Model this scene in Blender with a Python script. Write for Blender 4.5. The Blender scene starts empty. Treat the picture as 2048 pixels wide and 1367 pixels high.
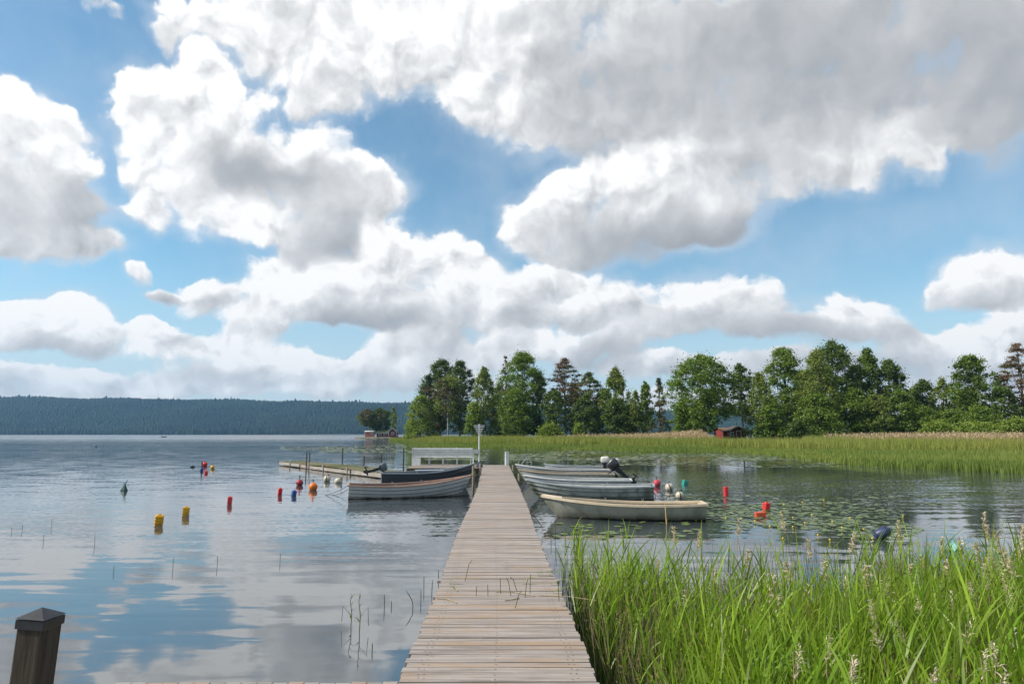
import bpy, math, random
import numpy as np
from mathutils import Vector, Matrix
R = math.radians
rng = np.random.default_rng(7)
random.seed(7)
C = bpy.data.collections.new('scene'); bpy.context.scene.collection.children.link(C)
SC = bpy.context.scene
# ---------------------------------------------------------------- camera
HAZE = .00012
CAM_H = 2.1; F = 1365.33; PITCH = math.atan(184.0/F)
cam = bpy.data.cameras.new('camera'); camo = bpy.data.objects.new('camera', cam); C.objects.link(camo)
cam.sensor_width = 36; cam.lens = 24; cam.clip_start = 0.05; cam.clip_end = 20000
camo.location = (0, 0, CAM_H); camo.rotation_euler = (R(90) + PITCH, 0, 0)
SC.camera = camo
# ---------------------------------------------------------------- render settings
SC.view_settings.view_transform = 'Standard'; SC.view_settings.look = 'None'
SC.view_settings.exposure = 0.28; SC.view_settings.gamma = 1
SC.cycles.max_bounces = 6; SC.cycles.diffuse_bounces = 2; SC.cycles.glossy_bounces = 2
SC.cycles.transmission_bounces = 3; SC.cycles.transparent_max_bounces = 6; SC.cycles.volume_bounces = 0
SC.cycles.use_denoising = True
SC.cycles.use_adaptive_sampling = True; SC.cycles.adaptive_min_samples = 12; SC.cycles.adaptive_threshold = 0.012
SC.cycles.sample_clamp_indirect = 4
SC.cycles.caustics_reflective = False; SC.cycles.caustics_refractive = False
# ---------------------------------------------------------------- sun
SUN_AZ = R(-97); SUN_EL = R(43)          # azimuth from +Y, clockwise positive
sd = Vector((math.sin(SUN_AZ)*math.cos(SUN_EL), math.cos(SUN_AZ)*math.cos(SUN_EL), math.sin(SUN_EL)))
sun = bpy.data.lights.new('sun', 'SUN'); suno = bpy.data.objects.new('sun', sun); C.objects.link(suno)
sun.energy = 4.4; sun.angle = R(0.55); sun.color = (1.0, 0.94, 0.85)
suno.location = sd*50; suno.rotation_euler = (-sd).to_track_quat('-Z', 'Y').to_euler()
# ---------------------------------------------------------------- pixel helpers (2048 x 1367 photo -> place)
def ray(px, py):
    u = (px-1024)/F; v = (683.5-py)/F
    return Vector((u, math.cos(PITCH)-v*math.sin(PITCH), math.sin(PITCH)+v*math.cos(PITCH)))
def G(px, py, z=0.0):
    d = ray(px, py); t = (z-CAM_H)/d.z
    return Vector((d.x*t, d.y*t, z))
def at(px, py, Y):
    d = ray(px, py); t = Y/d.y
    return Vector((d.x*t, Y, CAM_H+d.z*t))
def XatD(px, Y): return (px-1024)/F*Y*1.0/ (math.cos(PITCH)-((683.5-868)/F)*math.sin(PITCH))
# ---------------------------------------------------------------- node helpers
class NT:
    def __init__(s, tree): s.t = tree; s.n = tree.nodes; s.l = tree.links
    def put(s, inp, v):
        if v is None: return
        if isinstance(v, bpy.types.NodeSocket): s.l.new(v, inp)
        else: inp.default_value = v
    def new(s, typ, **kw):
        n = s.n.new(typ)
        for k, v in kw.items(): setattr(n, k, v)
        return n
    def m(s, op, a, b=None, c=None, clamp=False):
        n = s.n.new('ShaderNodeMath'); n.operation = op; n.use_clamp = clamp
        for i, v in enumerate((a, b, c)): s.put(n.inputs[i], v)
        return n.outputs[0]
    def v(s, op, a, b=None, c=None, scale=None):
        n = s.n.new('ShaderNodeVectorMath'); n.operation = op
        for i, v in enumerate((a, b, c)): s.put(n.inputs[i], v)
        if scale is not None: s.put(n.inputs['Scale'], scale)
        return n.outputs['Value'] if op in ('DOT_PRODUCT', 'LENGTH', 'DISTANCE') else n.outputs[0]
    def xyz(s, x, y, z=0.0):
        n = s.n.new('ShaderNodeCombineXYZ')
        for i, v in enumerate((x, y, z)): s.put(n.inputs[i], v)
        return n.outputs[0]
    def sep(s, v):
        n = s.n.new('ShaderNodeSeparateXYZ'); s.l.new(v, n.inputs[0]); return n.outputs
    def noise(s, vec, scale, detail=4, rough=.5, dims='3D', dist=0.0, col=False, typ='FBM'):
        n = s.n.new('ShaderNodeTexNoise'); n.noise_dimensions = dims; n.noise_type = typ
        s.put(n.inputs['Vector'], vec); s.put(n.inputs['Scale'], scale)
        n.inputs['Detail'].default_value = detail; n.inputs['Roughness'].default_value = rough
        n.inputs['Distortion'].default_value = dist
        return n.outputs['Color' if col else 'Fac']
    def voro(s, vec, scale, detail=0, rough=.5, dims='3D', feature='F1', smooth=.3, out='Distance'):
        n = s.n.new('ShaderNodeTexVoronoi'); n.voronoi_dimensions = dims; n.feature = feature
        s.put(n.inputs['Vector'], vec); s.put(n.inputs['Scale'], scale)
        n.inputs['Detail'].default_value = detail; n.inputs['Roughness'].default_value = rough
        if feature == 'SMOOTH_F1': n.inputs['Smoothness'].default_value = smooth
        return n.outputs[out]
    def ss(s, v, a, b, lo=0.0, hi=1.0):
        n = s.n.new('ShaderNodeMapRange'); n.interpolation_type = 'SMOOTHSTEP'
        s.put(n.inputs[0], v)
        for i, q in enumerate((a, b, lo, hi)): s.put(n.inputs[i+1], q)
        return n.outputs[0]
    def lin(s, v, a, b, lo=0.0, hi=1.0):
        n = s.n.new('ShaderNodeMapRange'); s.put(n.inputs[0], v)
        for i, q in enumerate((a, b, lo, hi)): s.put(n.inputs[i+1], q)
        return n.outputs[0]
    def mix(s, f, a, b):
        n = s.n.new('ShaderNodeMix'); n.data_type = 'RGBA'
        s.put(n.inputs[0], f); s.put(n.inputs[6], a if isinstance(a, bpy.types.NodeSocket) else (*a, 1)[:4])
        s.put(n.inputs[7], b if isinstance(b, bpy.types.NodeSocket) else (*b, 1)[:4])
        return n.outputs[2]
# ---------------------------------------------------------------- sky: Nishita air and cumulus clouds laid out by compass direction
CLOUDS = [
 (30,260,110,110,1),(20,190,45,50,1),(120,270,70,75,1),(165,330,45,45,.95),(60,370,150,90,.65),(150,430,100,75,.4),(30,460,120,60,.55),(90,490,140,35,.7),(200,500,60,30,.7),
 (330,190,95,75,1),(270,235,65,70,1),(410,160,80,60,1),(440,240,130,90,.95),(500,330,120,70,.2),(330,330,80,80,.9),(400,290,70,60,.6),(590,380,120,65,.35),(620,300,90,50,.95),
 (745,375,90,50,.75),(560,430,140,60,.85),(430,440,110,55,.85),(650,480,90,50,.2),(300,430,55,55,.9),(500,450,90,35,1),(700,420,80,65,.5),(600,510,60,30,.3),
 (420,30,140,60,.8),(560,90,150,90,.85),(680,140,130,100,.85),(800,50,280,120,.9),(900,130,180,90,.75),(1100,70,280,140,.6),(660,220,80,45,.75),(980,210,110,60,.75),(330,60,60,40,.6),
 (1320,150,320,150,.38),(1600,130,400,160,.30),(1900,110,260,170,.36),(1500,270,330,90,.5),(1160,260,160,70,.6),(1740,310,170,65,.75),(1850,330,50,45,.85),(1960,240,110,50,.45),
 (1250,370,190,70,.85),(1110,400,70,70,.95),(1060,460,60,70,.9),(1210,470,180,60,.35),(1400,400,150,65,.65),(1420,450,110,45,.08),(1290,330,150,50,.95),(1100,500,80,35,.6),(1600,350,100,40,.6),
 (775,490,65,60,1),(740,450,35,30,1),(640,560,130,55,.95),(890,520,110,65,.95),(760,590,170,65,.75),(730,640,110,28,.0),(960,570,60,60,.85),(880,640,130,45,.5),(590,590,80,45,.85),(850,700,120,35,.6),(540,560,60,40,.9),
 (1150,585,135,55,.88),(1010,620,70,50,.7),(560,620,70,40,.8),(1020,700,60,40,.7),(1260,660,80,40,.6),(1100,560,60,30,.8),(1230,610,75,40,.65),(1130,635,110,25,.45),
 (1400,595,100,48,1),(1450,640,130,45,.45),(1330,655,90,30,.5),(1520,605,60,42,.85),(1700,615,95,32,1),(1740,655,110,30,.5),(1600,665,110,30,.35),(1820,680,50,30,.65),
 (1940,555,70,50,1),(2040,560,70,48,.85),(1985,605,120,26,.4),(1880,590,45,28,.8),
 (1080,690,85,34,.95),(1180,712,90,34,.35),(1300,735,100,26,.65),(1480,740,180,30,.6),(1920,695,120,42,.9),(2040,670,80,48,.98),(1700,725,180,35,.3),(1920,760,180,35,.5),
 (130,620,90,38,1),(50,650,100,42,.85),(215,655,55,38,.8),(390,695,130,38,.95),(530,715,85,38,.9),(470,755,150,26,.5),(620,740,90,35,.85),(850,745,90,30,.75),(960,720,80,30,.6),(300,655,40,24,.8),(130,755,190,30,.85),(720,740,140,30,.7),(100,690,130,20,.5),
 (620,775,260,22,.7),(260,785,260,20,.75),(900,770,150,25,.6),(1400,800,250,25,.65),(1900,800,250,25,.65),(40,800,120,20,.75),
 (268,552,36,20,.75),(425,600,72,38,.9),(320,590,40,14,.6),(500,655,60,40,.75),(400,365,60,50,.6),(2070,130,200,190,.3),(1880,110,150,90,.3),(-60,640,130,50,.85),(-260,700,220,45,.8),(-120,420,90,60,.5),(-420,520,190,80,.7),(-700,620,260,70,.75),(-520,280,260,140,.6),(-60,770,260,30,.7),(-600,780,380,35,.7),(2250,560,180,70,.8),(2350,300,220,110,.5),(2300,700,260,50,.8),(2700,640,280,90,.7),(1480,345,130,70,.5),(1580,150,150,90,.3),(1640,300,160,60,.55),(1000,-20,500,60,.8),(1650,-20,520,80,.35),(600,-10,200,40,.9),(180,12,45,20,.5)]
def build_world():
    w = bpy.data.worlds.new('World'); SC.world = w; w.use_nodes = True
    T = NT(w.node_tree); w.node_tree.nodes.clear()
    out = T.new('ShaderNodeOutputWorld'); 
    STR = 0.1
    sky = T.new('ShaderNodeTexSky', sky_type='NISHITA', sun_disc=False, sun_elevation=SUN_EL, sun_rotation=SUN_AZ,
                air_density=1.0, dust_density=0.3, ozone_density=2.0, altitude=100)
    tc = T.new('ShaderNodeTexCoord'); x, y, z = T.sep(tc.outputs['Generated'])
    A = T.m('ARCTAN2', x, y); E = T.m('ARCSINE', z)
    k = T.m('ADD', T.m('MAXIMUM', E, 0.0), 0.22)
    P0 = T.xyz(A, E)
    warp = T.v('SUBTRACT', T.noise(P0, 7.5, 5, .55, '2D', col=True), (.5, .5, .5))
    P = T.v('MULTIPLY_ADD', T.v('SCALE', warp, scale=T.m('MULTIPLY', k, .17)), (1, 1, 0), P0)
    blobs = []
    for (cx, cy, rx, ry, b) in CLOUDS:
        d = ray(cx, cy).normalized(); az = math.atan2(d.x, d.y); el = math.asin(d.z)
        d2 = ray(cx+rx, cy).normalized(); d3 = ray(cx, cy-ry).normalized()
        ra = abs(math.atan2(d2.x, d2.y)-az); re = abs(math.asin(d3.z)-el)
        g_ = 1.30 if cy < 540 else 1.46
        blobs.append((az, el, ra*g_, re*g_, b))
    rr = random.Random(5)
    for i in range(34):
        az = rr.uniform(R(52), R(308)); el = R(rr.choice([6, 12, 22, 35, 50, 66])+rr.uniform(-4, 4))
        if az > math.pi: az -= 2*math.pi
        s = (el+.3)*rr.uniform(.35, .6)
        blobs.append((az, el, s*1.4, s*.6, rr.uniform(.3, .9)))
    def fine(vec):
        return T.noise(vec, 12.0, 8, .60, '2D'), T.voro(vec, 17.0, 2, .45, '2D', 'SMOOTH_F1', .2)
    wq = T.v('MULTIPLY_ADD', warp, (.07, .07, 0), P0)
    n1, v1 = fine(wq)
    n2, v2 = fine(T.v('ADD', wq, (-.014, .018, 0)))
    def puff(n, v): return T.m('ADD', T.m('MULTIPLY', T.m('SUBTRACT', n, .5), 1.5), T.m('MULTIPLY', T.m('SUBTRACT', .42, v), .55))
    lowf = T.ss(E, .03, .24, .75, 0)
    n3 = T.m('MULTIPLY', T.m('MULTIPLY', T.m('SUBTRACT', T.noise(wq, 30.0, 5, .55, '2D'), .5), lowf), 1.3)
    f1 = puff(n1, v1); rim = T.m('ADD', T.m('SUBTRACT', f1, puff(n2, v2)), T.m('MULTIPLY', n3, .8)); f1 = T.m('MULTIPLY', T.m('ADD', f1, n3), T.lin(E, .0, .4, .72, 1.0))
    big = T.m('MULTIPLY', T.m('SUBTRACT', T.noise(P0, 5.0, 3, .5, '2D'), .5), .45)
    skyc = T.v('MULTIPLY', sky.outputs[0], SKYTINT)
    vn = T.m('MULTIPLY', T.m('SUBTRACT', T.noise(P0, 6.0, 4, .6, '2D'), .5), .8)
    low = T.ss(E, .0, .26, .85, .0)
    air = T.ss(E, .0, .16, .34, .0)
    airc = T.v('ADD', T.v('SCALE', skyc, scale=.1), (5.6, 6.0, 6.3))
    ramp_cols = [(0.0, (.30, .32, .345)), (.3, (.44, .45, .465)), (.6, (.60, .61, .62)), (.85, (.78, .785, .79)), (1.0, (.90, .895, .885))]
    shared = dict(P=P, f1=f1, rim=rim, big=big, skyc=skyc, vn=vn, low=low, air=air, airc=airc)
    def leaf(bl):
        # each sector is a small node group of its own (a small tree is quick to build)
        gt = bpy.data.node_groups.new('cloud_sector', 'ShaderNodeTree')
        for nm in shared: gt.interface.new_socket(nm, in_out='INPUT', socket_type='NodeSocketVector' if nm in ('P', 'skyc', 'airc') else 'NodeSocketFloat')
        gt.interface.new_socket('Sky', in_out='OUTPUT', socket_type='NodeSocketShader')
        L = NT(gt); gi = L.new('NodeGroupInput'); go = L.new('NodeGroupOutput'); S = {nm: gi.outputs[nm] for nm in shared}
        # the running weight rides in P.z, so that the blobs are evaluated strictly one after the other
        acc = None; Pz = S['P']
        for (az, el, ra, re, b) in bl:
            q = L.v('MULTIPLY_ADD', Pz, (1/ra, 1/re, 0), (-az/ra, -el/re, b))
            w1 = L.m('SUBTRACT', 1+b*b, L.v('DOT_PRODUCT', q, q), clamp=True)
            w2 = L.m('MULTIPLY', w1, w1)
            qs = L.v('SCALE', q, scale=w2); acc = qs if acc is None else L.v('ADD', acc, qs)
            Pz = L.v('ADD', Pz, L.v('SCALE', (0, 0, 1), scale=w2))
        if acc is None: sw = L.m('MULTIPLY', S['f1'], 0.0); acc = L.xyz(0, 0, 0)
        else: sw = L.sep(Pz)[2]
        swm = L.m('MAXIMUM', sw, .0005)
        ax, ay, ab = L.sep(acc)
        base = L.m('MULTIPLY_ADD', L.m('SUBTRACT', L.m('DIVIDE', ab, swm), .62), 1.15, .60); nx = L.m('DIVIDE', ax, swm); ny = L.m('DIVIDE', ay, swm)
        D = L.m('ADD', L.m('MINIMUM', sw, 1.0), L.m('MULTIPLY', S['f1'], L.ss(sw, -.02, .25)))
        side = L.m('ADD', L.m('MULTIPLY', ny, 1.0), L.m('MULTIPLY', nx, -.5))
        alpha = L.ss(D, .08, L.lin(L.m('ADD', L.m('ADD', L.m('MULTIPLY', base, .5), L.m('MULTIPLY', side, .9)), S['vn']), -.2, .8, .85, .36))
        nl = L.m('ADD', L.m('MULTIPLY', nx, -.12), L.m('MULTIPLY', ny, .26))
        amp = L.lin(base, .15, .95, .10, 1.0)
        br = L.m('ADD', L.m('ADD', base, nl), L.m('MULTIPLY', S['rim'], amp))
        br = L.m('ADD', L.m('ADD', br, S['big']), L.m('MULTIPLY', L.ss(D, 1.15, .15, -.06, .26), L.ss(side, -.45, .35, .0, 1.0)))
        ramp = L.new('ShaderNodeValToRGB'); L.l.new(br, ramp.inputs[0])
        cr = ramp.color_ramp; cr.interpolation = 'B_SPLINE'
        cr.elements[0].position = 0; cr.elements[0].color = (*ramp_cols[0][1], 1)
        cr.elements[1].position = 1; cr.elements[1].color = (*ramp_cols[-1][1], 1)
        for p, c in ramp_cols[1:-1]:
            e = cr.elements.new(p); e.color = (*c, 1)
        cc = L.mix(S['air'], L.v('SCALE', ramp.outputs[0], scale=1/STR), S['airc'])
        veil = L.m('MAXIMUM', L.ss(L.m('ADD', sw, S['vn']), -.25, .6, 0, .55), S['low'])
        fin = L.mix(alpha, L.mix(veil, S['skyc'], (5.4, 6.1, 6.9)), cc)
        bgn = L.new('ShaderNodeBackground'); bgn.inputs['Strength'].default_value = STR
        L.l.new(fin, bgn.inputs[0]); L.l.new(bgn.outputs[0], go.inputs[0])
        gn = T.new('ShaderNodeGroup'); gn.node_tree = gt
        for nm, sk in shared.items(): T.l.new(sk, gn.inputs[nm])
        return gn.outputs[0]
    MG = .07
    def split(bl, a0, a1, e0, e1, depth):
        # clouds are sorted by direction into sectors, so that a ray evaluates only those near it
        bl = [b for b in bl if b[0]+b[2]*1.02+MG > a0 and b[0]-b[2]*1.02-MG < a1 and b[1]+b[3]*1.02+MG > e0 and b[1]-b[3]*1.02-MG < e1]
        if len(bl) <= 9 or depth == 0: return leaf(bl)
        best = None
        for ax_, lo, hi in ((0, a0, a1), (1, e0, e1)):
            for f in (.3, .4, .5, .6, .7):
                c = lo+(hi-lo)*f
                l = sum(1 for b in bl if b[ax_]-b[ax_+2]*1.02-MG < c); r_ = sum(1 for b in bl if b[ax_]+b[ax_+2]*1.02+MG > c)
                sc = max(l, r_)+.2*(l+r_)
                if best is None or sc < best[0]: best = (sc, ax_, c)
        _, ax_, c = best
        s1 = split(bl, a0, c if ax_ == 0 else a1, e0, c if ax_ == 1 else e1, depth-1)
        s2 = split(bl, c if ax_ == 0 else a0, a1, c if ax_ == 1 else e0, e1, depth-1)
        mx = T.new('ShaderNodeMixShader'); T.l.new(T.m('GREATER_THAN', A if ax_ == 0 else E, c), mx.inputs[0])
        T.l.new(s1, mx.inputs[1]); T.l.new(s2, mx.inputs[2])
        return mx.outputs[0]
    front = split(blobs, -.8, .8, -.05, .75, 4)
    back = split(blobs, -math.pi, math.pi, -.1, 1.6, 2)
    inf = T.m('MULTIPLY', T.m('LESS_THAN', T.m('ABSOLUTE', A), .8), T.m('LESS_THAN', E, .75))
    mx = T.new('ShaderNodeMixShader'); T.l.new(inf, mx.inputs[0]); T.l.new(back, mx.inputs[1]); T.l.new(front, mx.inputs[2])
    T.l.new(mx.outputs[0], out.inputs[0])
    w.cycles.sampling_method = 'MANUAL'; w.cycles.sample_map_resolution = 512
SKYTINT = (1.00, 1.30, 1.23)
build_world()
# ---------------------------------------------------------------- object helpers
def link(o, parent=None):
    C.objects.link(o)
    if parent is not None: o.parent = parent
    return o
def tag(o, label=None, cat=None, group=None, kind=None):
    if label: o['label'] = label
    if cat: o['category'] = cat
    if group: o['group'] = group
    if kind: o['kind'] = kind
    return o
def empty(name, loc=(0, 0, 0), rz=0.0, label=None, cat=None, group=None):
    o = bpy.data.objects.new(name, None); o.location = loc; o.rotation_euler = (0, 0, rz); o.empty_display_size = .1
    link(o); return tag(o, label, cat, group)
class MB:
    def __init__(s): s.v = []; s.f = []
    def add(s, vs, fs, M=None):
        b = len(s.v)
        for p in vs:
            p = Vector(p); s.v.append(M @ p if M is not None else p)
        s.f += [tuple(i+b for i in q) for q in fs]; return s
    def box(s, c, d, M=None, taper=1.0):
        x, y, z = d[0]/2, d[1]/2, d[2]/2; t = taper
        vs = [(-x, -y, -z), (x, -y, -z), (x, y, -z), (-x, y, -z), (-x*t, -y*t, z), (x*t, -y*t, z), (x*t, y*t, z), (-x*t, y*t, z)]
        T = Matrix.Translation(c)
        if M is not None: T = T @ M
        return s.add(vs, [(0, 3, 2, 1), (4, 5, 6, 7), (0, 1, 5, 4), (1, 2, 6, 5), (2, 3, 7, 6), (3, 0, 4, 7)], T)
    def tube(s, pts, r, n=8, cap=True, flat=1.0):
        pts = [Vector(p) for p in pts]; rs = r if isinstance(r, (list, tuple)) else [r]*len(pts)
        b = len(s.v); up = None
        for i, p in enumerate(pts):
            t = (pts[min(i+1, len(pts)-1)]-pts[max(i-1, 0)])
            t = t.normalized() if t.length > 1e-9 else Vector((0, 0, 1))
            if up is None: up = t.orthogonal().normalized()
            up = (up-t*up.dot(t)); up = up.normalized() if up.length > 1e-6 else t.orthogonal().normalized()
            w = t.cross(up)
            for k in range(n):
                a = 2*math.pi*k/n; s.v.append(p+(up*math.cos(a)+w*math.sin(a)*flat)*rs[i])
        for i in range(len(pts)-1):
            for k in range(n):
                s.f.append((b+i*n+k, b+i*n+(k+1) % n, b+(i+1)*n+(k+1) % n, b+(i+1)*n+k))
        if cap:
            s.f.append(tuple(b+k for k in range(n))[::-1]); s.f.append(tuple(b+(len(pts)-1)*n+k for k in range(n)))
        return s
    def lathe(s, prof, n=16, M=None):
        vs = []; fs = []
        for (r, z) in prof:
            for k in range(n):
                a = 2*math.pi*k/n; vs.append((r*math.cos(a), r*math.sin(a), z))
        for i in range(len(prof)-1):
            for k in range(n): fs.append((i*n+k, i*n+(k+1) % n, (i+1)*n+(k+1) % n, (i+1)*n+k))
        if prof[0][0] > 1e-4: fs.append(tuple(range(n))[::-1])
        if prof[-1][0] > 1e-4: fs.append(tuple((len(prof)-1)*n+k for k in range(n)))
        return s.add(vs, fs, M)
    def ball(s, c, r, n=16, sc=(1, 1, 1), M=None, e=1.0):
        prof = []
        vs = []; fs = []; m = n//2
        pw = lambda x: math.copysign(abs(x)**e, x)
        for i in range(m+1):
            ph = math.pi*i/m-math.pi/2
            for k in range(n):
                a = 2*math.pi*k/n
                vs.append((r*sc[0]*pw(math.cos(ph))*pw(math.cos(a)), r*sc[1]*pw(math.cos(ph))*pw(math.sin(a)), r*sc[2]*pw(math.sin(ph))))
        for i in range(m):
            for k in range(n): fs.append((i*n+k, i*n+(k+1) % n, (i+1)*n+(k+1) % n, (i+1)*n+k))
        T = Matrix.Translation(c)
        if M is not None: T = T @ M
        return s.add(vs, fs, T)
    def prism(s, poly, z0, z1, M=None):
        n = len(poly); vs = [(x, y, z0) for x, y in poly]+[(x, y, z1) for x, y in poly]
        fs = [tuple(range(n))[::-1], tuple(range(n, 2*n))]+[(i, (i+1) % n, n+(i+1) % n, n+i) for i in range(n)]
        return s.add(vs, fs, M)
    def build(s, name, mat, parent=None, smooth=False, bevel=0.0):
        me = bpy.data.meshes.new(name); me.from_pydata([tuple(p) for p in s.v], [], s.f); me.update()
        if mat is not None: me.materials.append(mat)
        o = bpy.data.objects.new(name, me); link(o, parent)
        if smooth:
            me.polygons.foreach_set('use_smooth', [True]*len(me.polygons)); me.set_sharp_from_angle(angle=R(40))
        if bevel > 0:
            b = o.modifiers.new('b', 'BEVEL'); b.width = bevel; b.segments = 2; b.limit_method = 'ANGLE'
        return o
def npmesh(name, V, nper, mat, parent=None, smooth=False, mats=None, mi=None):
    """V: (n*nper,3) vertices; faces are consecutive nper-gons"""
    V = np.asarray(V, dtype=np.float32).reshape(-1, 3); n = len(V)//nper
    me = bpy.data.meshes.new(name); me.vertices.add(len(V)); me.vertices.foreach_set('co', V.ravel())
    me.loops.add(n*nper); me.loops.foreach_set('vertex_index', np.arange(n*nper, dtype=np.int32))
    me.polygons.add(n); me.polygons.foreach_set('loop_start', np.arange(n, dtype=np.int32)*nper)
    for m in (mats or [mat]): me.materials.append(m)
    if mi is not None: me.polygons.foreach_set('material_index', np.asarray(mi, dtype=np.int32))
    me.update(calc_edges=True)
    o = bpy.data.objects.new(name, me); link(o, parent); return o
def npgrid(name, V, F4, mat, parent=None, smooth=False, mats=None, mi=None):
    V = np.asarray(V, dtype=np.float32).reshape(-1, 3); F4 = np.asarray(F4, dtype=np.int32)
    me = bpy.data.meshes.new(name); me.vertices.add(len(V)); me.vertices.foreach_set('co', V.ravel())
    n = len(F4); k = F4.shape[1]
    me.loops.add(n*k); me.loops.foreach_set('vertex_index', F4.ravel())
    me.polygons.add(n); me.polygons.foreach_set('loop_start', np.arange(n, dtype=np.int32)*k)
    for m in (mats or [mat]): me.materials.append(m)
    if mi is not None: me.polygons.foreach_set('material_index', np.asarray(mi, dtype=np.int32))
    if smooth: me.polygons.foreach_set('use_smooth', np.ones(n, dtype=bool))
    me.update(calc_edges=True)
    o = bpy.data.objects.new(name, me); link(o, parent); return o
# ---------------------------------------------------------------- materials
MATS = {}
def mat(name, col, rough=.6, var=.15, scale=6.0, col2=None, metal=0.0, bump=0.0, bscale=40, island=0.0, stretch=(1, 1, 1), spec=.5, coords='Object', coat=0.0):
    if name in MATS: return MATS[name]
    m = bpy.data.materials.new(name); m.use_nodes = True; T = NT(m.node_tree)
    b = T.n['Principled BSDF']
    tc = T.new('ShaderNodeTexCoord'); P = T.v('MULTIPLY', tc.outputs[coords], stretch)
    n = T.noise(P, scale, 5, .6)
    c2 = col2 if col2 is not None else tuple(x*(1-var*2) for x in col)
    c = T.mix(T.ss(n, .35, .68), col, c2)
    if island > 0:
        g = T.new('ShaderNodeNewGeometry')
        c = T.v('SCALE', c, scale=T.lin(g.outputs['Random Per Island'], 0, 1, 1-island, 1+island))
    T.l.new(c, b.inputs['Base Color'])
    b.inputs['Roughness'].default_value = rough; b.inputs['Metallic'].default_value = metal
    b.inputs['Specular IOR Level'].default_value = spec; b.inputs['Coat Weight'].default_value = coat
    if bump > 0:
        bn = T.new('ShaderNodeBump'); bn.inputs['Strength'].default_value = 1; bn.inputs['Distance'].default_value = bump
        T.l.new(T.noise(P, bscale, 4, .6), bn.inputs['Height']); T.l.new(bn.outputs[0], b.inputs['Normal'])
    MATS[name] = m; return m
def foliage(name, c1, c2, trans=.35, hue=None, nscale=.5, island=.25, rough=.5, tip=None):
    if name in MATS: return MATS[name]
    m = bpy.data.materials.new(name); m.use_nodes = True; T = NT(m.node_tree); T.n.clear()
    out = T.new('ShaderNodeOutputMaterial'); tc = T.new('ShaderNodeTexCoord'); g = T.new('ShaderNodeNewGeometry')
    n = T.noise(tc.outputs['Object'], nscale, 3, .5)
    rnd = g.outputs['Random Per Island']
    f = T.m('ADD', T.ss(n, .3, .7, 0, .65), T.m('MULTIPLY', rnd, .35))
    c = T.mix(f, c1, c2)
    c = T.v('SCALE', c, scale=T.lin(rnd, 0, 1, 1+island, 1-island))
    if tip is not None:   # the plant's own colour changes towards its top
        z = T.sep(tc.outputs['Object'])[2]
        c = T.mix(T.ss(T.m('ADD', z, T.m('MULTIPLY', rnd, tip[3])), tip[1], tip[2]), c, tip[0])
    d = T.new('ShaderNodeBsdfPrincipled'); d.inputs['Roughness'].default_value = rough; d.inputs['Specular IOR Level'].default_value = .3
    t = T.new('ShaderNodeBsdfTranslucent'); T.l.new(c, d.inputs['Base Color'])
    T.l.new(T.v('MULTIPLY', c, (1.15, 1.25, .6)), t.inputs['Color'])
    mx = T.new('ShaderNodeMixShader'); mx.inputs[0].default_value = trans
    T.l.new(d.outputs[0], mx.inputs[1]); T.l.new(t.outputs[0], mx.inputs[2]); T.l.new(mx.outputs[0], out.inputs[0])
    MATS[name] = m; return m
def water_material():
    m = bpy.data.materials.new('water'); m.use_nodes = True; T = NT(m.node_tree); b = T.n['Principled BSDF']
    g = T.new('ShaderNodeNewGeometry'); P = g.outputs['Position']; x, y, z = T.sep(P)
    # wind patches: distance from the shore decides how ruffled the lake is
    yy = T.m('ADD', y, T.m('MULTIPLY', T.m('SUBTRACT', T.noise(T.v('MULTIPLY', P, (1, 1, 0)), .16, 3, .5), .5), 9))
    calm_near = T.ss(yy, 8.5, 16.0)
    yb = T.v('MULTIPLY', P, (.012, .05, 0))
    bands = T.ss(T.noise(yb, 1.0, 4, .6), .36, .66, .45, 1.0)
    # sheltered water by the reed bank on the right side
    sh = T.m('MULTIPLY', T.ss(T.m('SUBTRACT', x, T.m('MULTIPLY', y, .05)), -2.0, 3.0), T.ss(T.m('ADD', T.m('SUBTRACT', y, 45), T.m('MULTIPLY', x, .62)), -4, 9))
    sh = T.m('MAXIMUM', sh, T.m('MULTIPLY', T.ss(x, .5, 1.5), T.m('MULTIPLY', T.ss(y, 21, 17), .75)))
    amp = T.m('MULTIPLY', T.m('MULTIPLY', calm_near, bands), T.m('SUBTRACT', 1.0, T.m('MULTIPLY', sh, .86)))
    amp = T.m('MULTIPLY', amp, T.ss(y, 40, 300, 1.0, 3.2))
    amp = T.m('MULTIPLY', amp, T.m('MULTIPLY_ADD', T.m('MULTIPLY', T.ss(x, 4.0, 8.0), T.m('MULTIPLY', T.ss(y, 18, 23), T.ss(y, 42, 34))), 1.5, 1.0))
    # ripples (wavelength ~0.2-0.4 m, longer across the wind), long lazy undulation close by
    r1 = T.v('SUBTRACT', T.noise(T.v('MULTIPLY', P, (1.0, 1.7, 1)), 6.5, 4, .6, '2D', col=True), (.5, .5, .5))
    r2 = T.v('SUBTRACT', T.noise(T.v('MULTIPLY', P, (.35, 2.1, 1)), 1.3, 3, .45, '2D', dist=.4, col=True), (.5, .5, .5))
    N = T.v('ADD', T.v('SCALE', r1, scale=T.m('MULTIPLY_ADD', amp, .115, .003)), T.v('SCALE', T.v('MULTIPLY', r2, (.9, 1, 1)), scale=T.m('MULTIPLY_ADD', amp, .04, .046)))
    N = T.v('NORMALIZE', T.v('ADD', T.v('MULTIPLY', N, (1, 1, 0)), (0, 0, 1)))
    T.l.new(N, b.inputs['Normal'])
    b.inputs['Base Color'].default_value = (.040, .050, .055, 1)
    b.inputs['IOR'].default_value = 3.1; T.l.new(T.ss(y, 50, 500, .03, .24), b.inputs['Roughness'])
    b.inputs['Specular IOR Level'].default_value = .5
    return m
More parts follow.
